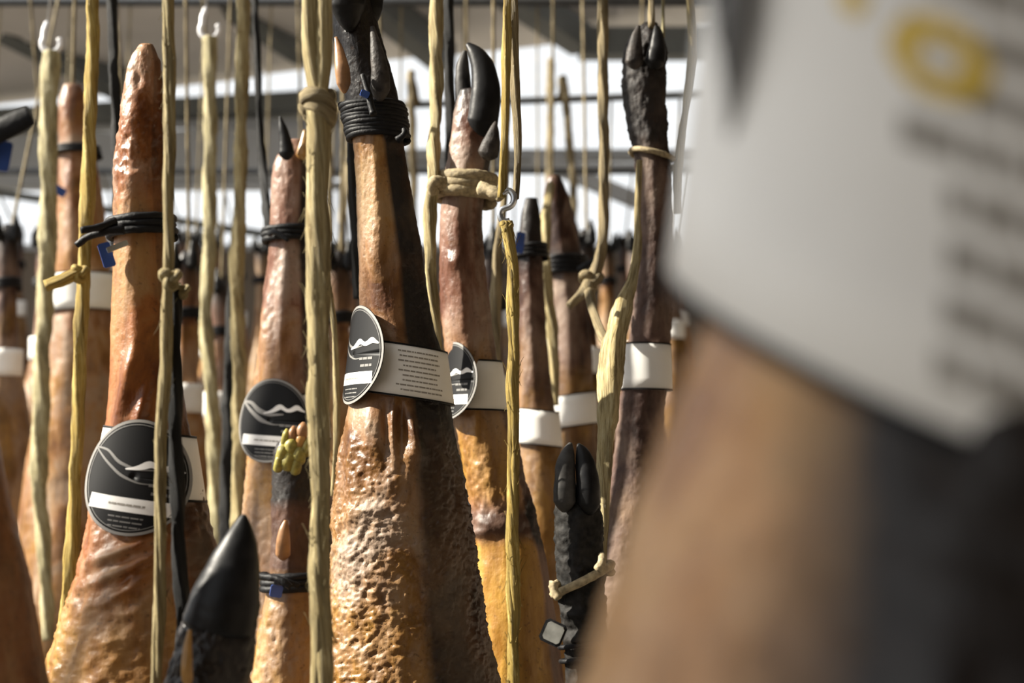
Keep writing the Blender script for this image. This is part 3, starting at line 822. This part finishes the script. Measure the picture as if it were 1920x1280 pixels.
tie(H7, 290, 1.3, 0.003, 0.008, 'cord_straw', tilt=-0.35)
claw(H7, [(1225, 130, 20, -.03), (1232, 95, 17, -.03), (1232, 62, 9, -.028), (1230, 48, 3, -.026)], 'horn', 'claw', 0.8)
claw(H7, [(1190, 130, 18, -.03), (1190, 95, 15, -.03), (1194, 64, 9, -.028), (1198, 48, 3, -.026)], 'hide_grey', 'claw', 0.8)

# --- black trotter, right of the golden rope
H8 = ham('black trotter with two grey tipped claws and pale cord, right of the golden rope',
         [(905, 1058, 1105), (920, 1046, 1120), (950, 1040, 1127), (1000, 1042, 1130), (1075, 1046, 1135), (1150, 1051, 1138), (1200, 1056, 1140), (1280, 1060, 1146), (1500, 1050, 1165), (1800, 1000, 1220), (2100, 930, 1290), (2300, 930, 1290), (2420, 1010, 1210), (2450, 1090, 1130)],
         1.15, 'hide_black', 0.84, 96, 4.0, rough=[(905, .6), (1100, .8), (1300, .4), (2450, .6)], seed=79, group='black trotters of lower hams', bumps=[(1085, 1150, 30, 8, 5), (1080, 1180, 30, 7, -3), (1090, 1200, 30, 7, 4), (1088, 960, 14, 24, 4)], tend=0.002)
claw(H8, [(1058, 960, 21, -.016), (1058, 920, 21, -.018), (1060, 870, 18, -.016), (1066, 842, 11, -.012), (1070, 830, 3, -.01)], 'horn_grey', 'claw', 0.9)
claw(H8, [(1106, 965, 21, -.016), (1104, 920, 22, -.018), (1098, 870, 19, -.016), (1090, 842, 11, -.012), (1084, 832, 3, -.01)], 'horn', 'claw', 0.9)
tie(H8, 1082, 1.6, 0.0036, 0.006, 'cord_straw', tilt=0.55, tails=[[(1040, 1090, -.03), (1032, 1102, -.03), (1048, 1122, -.034)], [(1120, 1068, -.03), (1132, 1058, -.03), (1128, 1040, -.02)]])
tie(H8, 1215, 2.4, 0.002, 0.011, 'cord_black', tilt=0.1, tails=[])
tab(H8, 1037, 1186, 42, 42, 24, 'cord_black', -.03, t=0.004, yaw=-10, name='tag_case')
tab(H8, 1038, 1186, 33, 33, 24, 'tag_grey', -.0335, t=0.003, yaw=-10, label='small square grey tag')

# --- the large blurred ham close to the camera
H9 = ham('very large blurred ham close to the camera at right with wide paper label',
         [(-1500, 1700, 1800), (-1450, 1600, 1900), (-1200, 1560, 2000), (-600, 1480, 2230), (-200, 1440, 2330), (0, 1405, 2370), (300, 1365, 2400), (640, 1310, 2450), (760, 1265, 2480), (900, 1212, 2520), (1100, 1140, 2590), (1280, 1085, 2650), (1700, 960, 2800), (2300, 800, 2950), (3200, 780, 3000), (3700, 1000, 2800), (4000, 1400, 2300), (4060, 1700, 2000)],
         0.30, 'ham_pale', 0.9, 120, 14.0, marks=[(-1500, .8, 0, .2), (-900, .5, 0, .4), (-300, 0, .1, .4), (600, 0, .05, .1), (900, .05, .05, .2), (1280, .05, .15, .5), (4060, 0, .3, .3)], rough=[(-1500, .3), (900, .4), (1500, .8), (4060, .8)], seed=83, tend=0.0012, sm=60, ridge=1.85, hsoft=40, hide_shade=(-62, 72, 0.8))  # dark strip towards the right stands in for shade
strap(H9, 330, 0.096, 0.006, tz=-0.34, ty=0.36, lean=-0.13, lines=8, u0=-0.040, u1=0.07, seed=9, text_h=0.0055)
shp = H9.strap
V, F = annulus(shp, 0.004, 0.0095, 0.0005, n=24, cu=-0.031, cv=0.020, sy=0.8); mk('logo_mark', V, F, 'ink_yellow', H9.band, H9.o)
V, F = annulus(shp, 0.0005, 0.003, 0.0005, n=18, cu=-0.048, cv=0.026); mk('logo_mark', V, F, 'ink_yellow', H9.band, H9.o)
disc_label(H9, 40, 0.066, 108, 0.13, gap=0.0085, touch=95, strip=False)

# --- dark ham cut by the left edge
H10 = ham('dark brown ham thigh cut off by the bottom left edge of the picture',
          [(0, -160, -120), (15, -175, -95), (120, -185, -70), (240, -178, -64), (400, -180, -56), (600, -205, -34), (830, -245, -2), (900, -262, 14), (1000, -285, 38), (1100, -305, 60), (1280, -345, 94), (1500, -395, 130), (1700, -420, 130), (1900, -330, 60), (1960, -200, -80)],
          0.86, 'ham', 0.86, 96, 6.0, marks=[(0, .8, 0, 0), (200, .3, 0, 0), (1960, 0, 0, .1)], rough=[(0, .3), (900, .2), (1960, .5)], seed=89)
tie(H10, 250, 4, 0.0035, 0.0052)
claw(H10, [(-60, 275, 22, -.03), (-10, 250, 22, -.03), (40, 225, 21, -.03), (58, 216, 18, -.03)], 'cord_black', 'strap_end', 0.5, noise=0.0, label='black strap end')
tab(H10, 2, 292, 34, 56, 8, 'blue', -.02)

# --- blurred ham behind at left
H11 = ham('pale blurred ham with white strap behind the yellow ropes at far left',
          [(160, 120, 152), (172, 112, 160), (200, 110, 166), (300, 110, 182), (400, 106, 196), (500, 100, 206), (600, 94, 216), (800, 60, 242), (1000, 30, 262), (1150, 15, 275), (1300, 40, 250), (1400, 90, 200), (1420, 130, 160)],
          2.3, 'ham', 0.9, 72, 5.0, marks=[(160, .1, 0, .8), (270, .1, .1, .5), (400, 0, .1, .3), (600, 0, .2, .6), (1420, 0, .3, .5)], seed=97, group='blurred hams behind')
strap(H11, 550, 0.062, 0.005, tz=0.03)
tie(H11, 285, 2, 0.004, 0.007)
tab(H11, 112, 358, 22, 16, 30, 'blue', -.07)


# ------------------------------------------------------------------ ropes
GR = 'ropes the hams hang from'


def rope(label, pts, r, mat='rope', strands=0, twist=26.0, top=True, name='hanging_rope', group=GR, noise=0.05, sep=0.55, lobes=3, knots=(), seed=1, bottom=None, wav=0.16, hairs=0):
    """pts (px, py, Y[, scale]) from top to bottom, r half width in pixels at the first Y; knots: (px, py, Y, size px)"""
    A = np.array([np.r_[at(p[0], p[1], p[2]), (p[3] if len(p) > 3 else 1.0) * r * scale_at(p[1], p[2])] for p in pts])
    if top:
        t = rail_top(A[0, 0], A[0, 1]); A = np.vstack([np.r_[t, A[0, 3]], A])
    Q, t = resample(A, 0.004 if r > 8 else 0.005)
    Q = np.stack([smooth(Q[:, k], 4) for k in range(4)], 1)
    sc = Q[:, 3].mean()
    wn = np.stack([fbm(np.c_[t * 22, np.full_like(t, k * 7.7), np.full_like(t, seed)], 5, 2) for k in range(2)], 1)
    Q[:, 0] += wn[:, 0] * sc * wav; Q[:, 1] += wn[:, 1] * sc * wav
    Q[:, 3] *= 1 + 0.12 * fbm(np.c_[t * 30, np.full_like(t, 3.3), np.full_like(t, seed)], 9, 2)
    org = Q[0, :3]
    if strands:
        root = empty(name, org); T, U, W = frames(Q[:, :3])
        for k in range(strands):
            ph = k * 2 * math.pi / strands + twist * t + 0.6 * vnoise(np.c_[t * 15, t * 0 + k, t * 0 + seed], 3)
            rs = Q[:, 3] * sep
            P = Q[:, :3] + (np.cos(ph) * rs * 0.8)[:, None] * W + (np.sin(ph) * rs * 0.8)[:, None] * U
            V, F, UV = tube(P, rs * (1 + 0.12 * fbm(np.c_[t * 40, t * 0 + k * 5.1, t * 0], 2, 2)), 14, lobes=5, lobe_amp=0.06, twist=twist * 2, noise=noise, nscale=180, seed=seed + k)
            UV = UV + np.array([0.37 * k, 0.71 * k])
            mk('strand', V, F, mat, root, org, uv=UV)
    else:
        V, F, UV = tube(Q[:, :3], Q[:, 3], 16, lobes=lobes + 1, lobe_amp=0.15, twist=twist * .5, noise=noise, nscale=160, seed=seed)
        if knots:
            root = empty(name, org); mk('strand', V, F, mat, root, org, uv=UV)
        else:
            root = mk(name, V, F, mat, None, org, uv=UV)
    if hairs:
        hr = random.Random(seed + 50); parts = []
        for i in range(hairs):
            j = hr.randrange(2, len(Q) - 2); c = Q[j, :3]; rr = Q[j, 3] * 0.95; a = hr.uniform(math.pi * .8, math.pi * 2.2)
            dv = np.array([math.cos(a), math.sin(a), 0]); L_ = hr.uniform(.003, .011); sg = hr.choice((-1, 1))
            P = [c + dv * rr + dv * L_ * .45 * (q ** 1.5) + np.array([0, 0, sg * L_ * q]) for q in (0, .35, .7, 1)]
            parts.append(tube(P, np.array([.00028, .00024, .0002, .00012]), 4))
        V, F, UV = join(parts); tag(mk('loose_fibre', V, F, mat, root, org, uv=UV), None, None, kind='stuff')
    for kn in knots: knot(root, org, *kn, mat=mat, seed=seed)
    tag(root, label, 'rope', group)
    return root


def knot(root, org, px, py, Y, s, mat='rope', seed=1, ang=0.0):
    """a small overhand knot: a trefoil like closed tube"""
    c = at(px, py, Y); m = s * scale_at(py, Y)
    t = np.linspace(0, 2 * math.pi, 90)
    x = (np.sin(t) + 1.35 * np.sin(2 * t)) / 2.5; z = (np.cos(t) - 1.35 * np.cos(2 * t)) / 2.5; y = -np.sin(3 * t) * 0.55
    P = np.stack([c[0] + m * 0.75 * x, c[1] + m * 0.6 * y, c[2] + m * 0.8 * z], 1)
    V, F, UV = tube(P, m * 0.36, 12, lobes=3, lobe_amp=0.12, twist=60, noise=0.12, nscale=200, seed=seed)
    mk('knot', V, F, mat, root, org, uv=UV)


# foremost thick rope: two strands above the knot, a thick twisted one below
rt = rope('thick straw rope in the foreground with a big knot near the top',
     [(597, 205, 0.95), (597, 300, .95), (594, 420, .95, 1.05), (600, 560, .95), (598, 700, .95, 1.08), (602, 850, .95, .9), (598, 1000, .95, .86), (598, 1120, .95, 1), (600, 1280, .95, 1.05), (601, 1500, .95)],
     24, 'rope', strands=9, twist=7, top=False, sep=0.50, seed=3, hairs=110)
for (x, w) in ((580, 15), (607, 16), (594, 13)):
    A = np.array([np.r_[rail_top(at(x, 0, .95)[0], .965), w * scale_at(0, .95)], np.r_[at(x, 0, .95 + (0.008 if w == 13 else 0)), w * scale_at(0, .95)], np.r_[at(x + 1, 120, .95), w * scale_at(0, .95)], np.r_[at(597, 190, .95), w * .9 * scale_at(0, .95)]])
    Q, t = resample(A, 0.004); Q = np.stack([smooth(Q[:, k], 4) for k in range(4)], 1)
    V, F, UV = tube(Q[:, :3], Q[:, 3], 16, lobes=4, lobe_amp=.08, twist=14, noise=.08, nscale=150, seed=int(x))
    mk('strand', V, F, 'rope_pale' if w == 13 else 'rope', rt, rt.location, uv=UV)
for k, (dy, s) in enumerate(((178, 33), (196, 27))):
    P = []; 
    for i in range(64):
        a = i / 40 * 2 * math.pi
        c = at(596 + k * 4, dy + 8 * math.sin(a + k), .95); m = s * scale_at(dy, .95)
        P.append((c[0] + m * .62 * math.cos(a), c[1] + m * .62 * math.sin(a), c[2] - 0.0035 * i / 40 * 2))
    V, F, UV = tube(P, 15 * scale_at(dy, .95), 14, lobes=4, lobe_amp=.1, twist=40, noise=.1, nscale=160, seed=k)
    mk('knot', V, F, 'rope_brown', rt, rt.location, uv=UV)

# near rope at left with the knot holding the black rope
rope('straw rope in front of the round label, knotted to a black rope',
     [(315, 0, 0.955), (316, 200, 0.955), (318, 420, 0.955), (314, 520, 0.955), (312, 620, 0.955), (309, 750, 0.955, 1.1), (301, 880, 0.955), (300, 960, 0.955, 1.15), (297, 1100, 0.955), (292, 1280, 0.955), (288, 1500, 0.955)],
     11.5, 'rope', strands=5, twist=14, hairs=80, seed=5, knots=((320, 522, 0.95, 24), (343, 545, 0.965, 15)), wav=0.25)
rope('black rope hanging from the knot in front of the round label', [(326, 530, 0.965), (328, 600, 0.965), (328, 750, 0.965), (331, 900, 0.965, .95), (337, 1020, 0.965), (341, 1110, 0.965), (345, 1300, 0.96), (348, 1500, 0.955)], 13.5, 'rope_black', top=False, seed=6, lobes=3, twist=50)
# golden rope in focus
rope('golden twisted rope in focus right of the middle ham', [(952, 415, 1.13), (957, 440, 1.13), (961, 600, 1.13), (963, 760, 1.13), (962, 900, 1.13), (963, 1020, 1.13, 1.15), (964, 1150, 1.13, 1.1), (966, 1280, 1.13), (967, 1500, 1.13)],
     12.5, 'rope_yellow', strands=6, twist=16, hairs=70, top=False, sep=0.52, seed=7, knots=((950, 425, 1.13, 14),), wav=0.2)
g = rope('double yellow rope above the zinc hook right of the curved claw', [(953, -20, 1.13), (948, 200, 1.13, .9), (941, 370, 1.13, .8)], 8.5, 'rope_yellow', seed=8)
g2 = rope('brownish second strand of rope running down to the zinc hook', [(962, -20, 1.15, 1.2), (968, 200, 1.15), (973, 300, 1.15, .8), (966, 372, 1.14, .8)], 8, 'rope_brown', seed=9)
# zinc S hook between them
P = [at(941, 365, 1.13), at(952, 352, 1.132), at(964, 362, 1.13), at(966, 378, 1.13), at(956, 392, 1.13), at(940, 388, 1.13), at(934, 402, 1.13), at(944, 420, 1.13), at(956, 414, 1.13)]
Q, t = resample(np.array(P), .002); Q = np.stack([smooth(Q[:, k], 2) for k in range(3)], 1)
V, F, UV = tube(Q, 0.0026, 10)
tag(mk('hanging_hook', V, F, 'hookmetal', None, Q[0]), 'small bent zinc hook joining ropes above the golden rope', 'hook')

rope('yellow rope at left with a knotted side branch', [(176, -10, 1.47), (171, 200, 1.47), (162, 400, 1.47), (157, 510, 1.47), (152, 650, 1.47), (144, 850, 1.47), (133, 1050, 1.47), (122, 1180, 1.47), (110, 1400, 1.47)], 12, 'rope_yellow', seed=10, knots=((150, 512, 1.46, 19),))
rope('short yellow rope end sticking out of the knot at left', [(152, 508, 1.46), (132, 522, 1.455), (108, 530, 1.45), (84, 536, 1.45, .8)], 10.5, 'rope_yellow', top=False, seed=11)
rope('pale blurred rope with white hook at far left', [(95, 96, 2.12), (93, 300, 2.12), (88, 500, 2.12), (80, 700, 2.12), (72, 900, 2.12), (82, 1050, 2.12, .8), (90, 1200, 2.12, .8)], 15, 'rope_pale', top=False, seed=12, noise=.06)
rope('pale blurred rope with white hook left of the dark roof brace', [(392, 70, 2.2), (393, 300, 2.2, .9), (394, 480, 2.2), (384, 590, 2.2, .9), (398, 720, 2.2), (404, 900, 2.2, 1.05), (408, 1100, 2.2)], 12.5, 'rope_pale', top=False, seed=13, noise=.06)
for x, y in ((95, 92), (392, 66)):
    YH = 2.12 if x < 200 else 2.2
    lab = 'white plastic hook at the top of the far left rope' if x < 200 else 'white plastic hook at the top of the rope left of the brace'
    a = np.radians(np.linspace(-215, 35, 26))
    P = [at(x + 1 + 17 * math.cos(q), y - 10 - 16 * math.sin(q), YH) for q in a]
    P = [at(x - 6, y - 50, YH), at(x - 12, y - 34, YH)] + P
    V, F, UV = tube(np.array(P), 5.5 * scale_at(y, 2.2), 10)
    h = empty('hanging_hook', P[0]); mk('hook_bend', V, F, 'hook', h, P[0])
    V, F, UV = tube(np.array([P[0], (np.array(P[0]) + rail_top(P[0][0], 2.3)) / 2, rail_top(P[0][0], 2.3)]), 0.0018, 8); mk('wire', V, F, 'hookmetal', h, P[0])
    tag(h, lab, 'hook', 'white hooks')
rope('blurred tan rope left of the reddish ham, splitting below the wire', [(456, -10, 1.95), (454, 200, 1.95, .95), (450, 420, 1.95, .9), (444, 500, 1.95, 1.3), (448, 590, 1.95, 1), (448, 750, 1.95, 1.05), (446, 960, 1.95), (444, 1200, 1.95)], 12, 'rope', seed=14, noise=.08)
rope('dark blurred rope between the pale and the tan rope', [(458, 0, 2.05, .6), (452, 440, 2.05, .6), (434, 560, 2.05, .8), (431, 700, 2.05), (426, 850, 2.05), (424, 1000, 2.05), (420, 1300, 2.05)], 12, 'rope_black', top=True, seed=15)
rope('thin straw rope behind the thick foremost rope', [(602, 0, 1.4), (604, 500, 1.4), (626, 580, 1.4), (632, 700, 1.4), (629, 850, 1.4), (625, 930, 1.4)], 5.5, 'rope', top=True, seed=16)
rope('straw rope tied around the ham with the curved claw', [(818, -10, 1.44), (818, 200, 1.43), (812, 330, 1.375), (806, 420, 1.37), (806, 540, 1.37, 1.1), (815, 620, 1.365), (822, 690, 1.365, .8)], 11.5, 'rope', seed=17, twist=40)
# its wrap round the shank
tie(H4, 350, 3.3, 0.0062, 0.0075, 'cord_straw', tilt=-0.12, name='tie_rope', ns=12, tails=[[(830, 345, -.05), (812, 335, -.06), (806, 350, -.055), (815, 362, -.05)], [(900, 352, -.05), (935, 362, -.06), (940, 372, -.06)]])
rope('blurred straw rope ending in a frayed knot at right', [(1130, -10, 1.6), (1132, 200, 1.6), (1132, 400, 1.6), (1128, 480, 1.6), (1112, 520, 1.6, 1.2), (1092, 556, 1.6, 1.1), (1068, 574, 1.59, .7)], 9.5, 'rope_brown', seed=18, knots=((1108, 525, 1.6, 24),), twist=45)
rope('wide tan rope loop tapering down to the black trotter at right', [(1200, 300, 1.45, .22), (1196, 420, 1.45, .3), (1190, 520, 1.42, .5), (1166, 575, 1.38, .9), (1150, 640, 1.34, 1.0), (1142, 720, 1.30, 1.05), (1137, 800, 1.27, .95), (1130, 880, 1.23, .75), (1134, 960, 1.2, .5), (1130, 1062, 1.165, .42)], 20, 'rope', top=False, seed=19, twist=12, wav=.15)
rope('thin loop of straw rope beside the frayed knot', [(1104, 545, 1.5), (1112, 590, 1.48), (1126, 625, 1.45), (1138, 650, 1.42)], 8, 'rope_brown', top=False, seed=20)
rope('thin rope curving along the edge of the large blurred label', [(1293, -10, 1.5), (1300, 60, 1.5), (1296, 150, 1.5), (1280, 240, 1.5, .9), (1268, 330, 1.5), (1272, 400, 1.5)], 8, 'rope', seed=21)
rope('thin cord above the dark hairy foot', [(1222, -10, 1.5), (1222, 50, 1.48)], 6, 'rope_brown', seed=22)
rope('thin pale cord right of the cord above the hairy foot', [(1243, -10, 1.55), (1243, 70, 1.52)], 3.5, 'rope_pale', seed=23)
rope('black cord right of the yellow rope at top left', [(208, -10, 1.7), (212, 80, 1.7), (217, 200, 1.7), (222, 420, 1.7)], 9, 'rope_black', seed=24, lobes=2)
rope('thin dark cord left of the reddish ham', [(478, -10, 1.9), (486, 200, 1.9), (494, 330, 1.9, 1.3), (502, 430, 1.75, 1.3)], 6, 'rope_black', seed=25)
rope('black cord behind the straw rope of the clawed ham', [(840, -10, 1.7), (842, 150, 1.7), (843, 300, 1.7, .8), (850, 420, 1.7, .8)], 10, 'rope_black', seed=26)
rope('dark cord behind the shank of the middle ham', [(655, 150, 1.55), (660, 300, 1.55), (664, 430, 1.55), (672, 560, 1.55)], 8, 'rope_black', seed=27)
rope('grey brown knotted cord left of the golden rope', [(955, 0, 1.6, .5), (948, 380, 1.6, .7), (932, 450, 1.6), (930, 560, 1.6, 1.2), (928, 610, 1.6, 1.4), (930, 700, 1.6)], 8, 'rope_brown', seed=28)
rope('blurred straw rope in front of the grey brown ham', [(1034, 345, 1.97, .6), (1026, 375, 1.93, .8), (1022, 420, 1.9), (1018, 500, 1.85, 1.3), (1030, 580, 1.85, 1.2), (1040, 700, 1.85, .9), (1042, 760, 1.85, .7)], 10, 'rope', top=False, seed=29)
for k, (x0, y0, x1, y1) in enumerate(((1034, 105, 1030, 330), (1056, 140, 1074, 330), (770, 130, 775, 330), (610, 250, 618, 330), (640, 440, 642, 620), (690, 100, 700, 250))):
    rope(['thin dim cord left of a pair against the bright window', 'thin dim cord right of a pair against the bright window', 'dim cord against the window right of the black bound foot', 'short dim cord just right of the thick rope',
          'dim cord low behind the thick rope', 'dim cord hidden behind the middle ham'][k], [(x0, y0, 3.5), ((x0 + x1) / 2, (y0 + y1) / 2, 3.5), (x1, y1, 3.5), (x1, y1 + 150, 3.5)], 7, 'rope_brown', seed=40 + k)

# ropes holding the remaining hams (above the picture)
def hold(H, label, mat='rope', r=0.004):
    p = H.C[0] + np.array([0, 0, -0.01]); t = rail_top(p[0], p[1])
    if t[2] < p[2] + .03: return
    P = np.array([t, t * .5 + p * .5, p]); Q, s = resample(P, .01)
    V, F, UV = tube(Q, r, 10, lobes=3, lobe_amp=.14, twist=60)
    tag(mk('hanging_rope', V, F, mat, None, t, uv=UV), label, 'rope', GR)
hold(H3, 'rope above the black foot of the middle ham')
hold(H9, 'rope above the large blurred ham near the camera')
hold(H10, 'rope above the ham cut by the left edge')
hold(H11, 'dim thin rope above the pale blurred ham at far left', 'rope_brown', .003)

# ------------------------------------------------------------------ blurred hams behind
def back_proto(seed, mat, withstrap):
    secs = [(0, 34, 50), (10, 20, 66), (40, 12, 74), (110, 10, 76), (170, 14, 72), (240, 16, 74), (330, 10, 80), (420, 0, 92), (540, -25, 118), (700, -55, 150), (860, -70, 168), (1000, -60, 160), (1100, -20, 120), (1150, 40, 60)]
    secs = [(y + 300, x + 918, z + 918) for y, x, z in secs]
    H = ham('x', secs, 1.7, mat, 0.88, 48, 9.0, marks=[(300, .9, 0, .2), (400, .5, 0, .3), (480, .15, 0, .4), (700, 0, .2, .4), (1450, 0, .35, .4)], seed=seed, group='blurred hams behind')
    tie(H, 470, 3, .004, .006)
    claw(H, [(938, 350, 17, -.02), (936, 310, 15, -.02), (938, 275, 4, -.02)], 'horn', 'claw')
    claw(H, [(984, 350, 17, -.02), (986, 310, 15, -.02), (984, 270, 4, -.02)], 'horn', 'claw')
    if withstrap: strap(H, 690, .05, .004, edge=False)
    return H


protos = [back_proto(201, 'ham', True), back_proto(202, 'ham_pink', True), back_proto(203, 'ham_rough', False), back_proto(204, 'ham_dark', True)]
offs = [p.o - p.C[0] for p in protos]         # root relative to the foot tip
used = [False] * 4
ZUP = np.array([0, 0, 1.0])


def tree_copy(o, parent=None):
    c = o.copy(); col.objects.link(c)
    if parent is not None: c.parent = parent
    for ch in list(o.children): tree_copy(ch, c)
    return c


def back_ham(px, py, Y, k, rz, label):
    P = protos[k]; foot = at(px, py, Y)
    if used[k]: r_ = tree_copy(P.root)
    else: r_ = P.root; used[k] = True
    off = P.o - P.C[0]
    r_.location = Vector((foot[0], foot[1], foot[2] + off[2])); r_.rotation_euler = (0, 0, R(rz))
    r_['label'] = label; r_['category'] = 'ham'; r_['group'] = 'blurred hams behind'
    t = rail_top(foot[0], foot[1]); p = foot.copy(); p[2] -= .02
    if t[2] > p[2]:
        mid = t * .5 + p * .5; Q, s = resample(np.array([t, mid, p]), .02)
        V, F, UV = tube(Q, .003, 8, lobes=3, lobe_amp=.14, twist=60)
        tag(mk('hanging_rope', V, F, 'rope_brown', None, t, uv=UV), 'rope of the ' + label, 'rope', 'ropes of the blurred hams behind')


rng = random.Random(12)
named = {(355, 470): 'blurred ham with white strap behind the black rope', (415, 520): 'blurred tan ham between the pale rope and the tan rope', (20, 420): 'blurred grey ham at the left picture edge behind the ropes',
         (640, 470): 'blurred ham behind the thick foremost rope', (925, 440): 'blurred ham behind the grey brown knotted cord', (1100, 430): 'blurred ham behind the frayed knot at right'}
for (px, py, Y, k) in ((355, 470, 2.45, 0), (20, 420, 2.6, 3), (640, 470, 2.3, 2), (925, 440, 2.3, 3), (415, 520, 2.85, 1), (1100, 430, 2.75, 3)):
    back_ham(px, py, Y, k, rng.uniform(-40, 40), named[(px, py)])
ordn = ['first', 'second', 'third', 'fourth', 'fifth', 'sixth', 'seventh', 'eighth', 'ninth', 'tenth', 'eleventh', 'twelfth', 'thirteenth', 'fourteenth']
for rown, Y, x0, dx, nn in (('third', 3.1, -70, 158, 9), ('fourth', 3.86, -20, 128, 11), ('last', 4.6, -70, 104, 14)):
    for i in range(nn):
        back_ham(x0 + dx * i + rng.uniform(-8, 8), 445 + rng.uniform(-15, 25), Y + rng.uniform(-.05, .05), rng.randrange(4), rng.uniform(-15, 15),
                 '%s blurred ham from left in the %s row behind' % (ordn[i], rown))
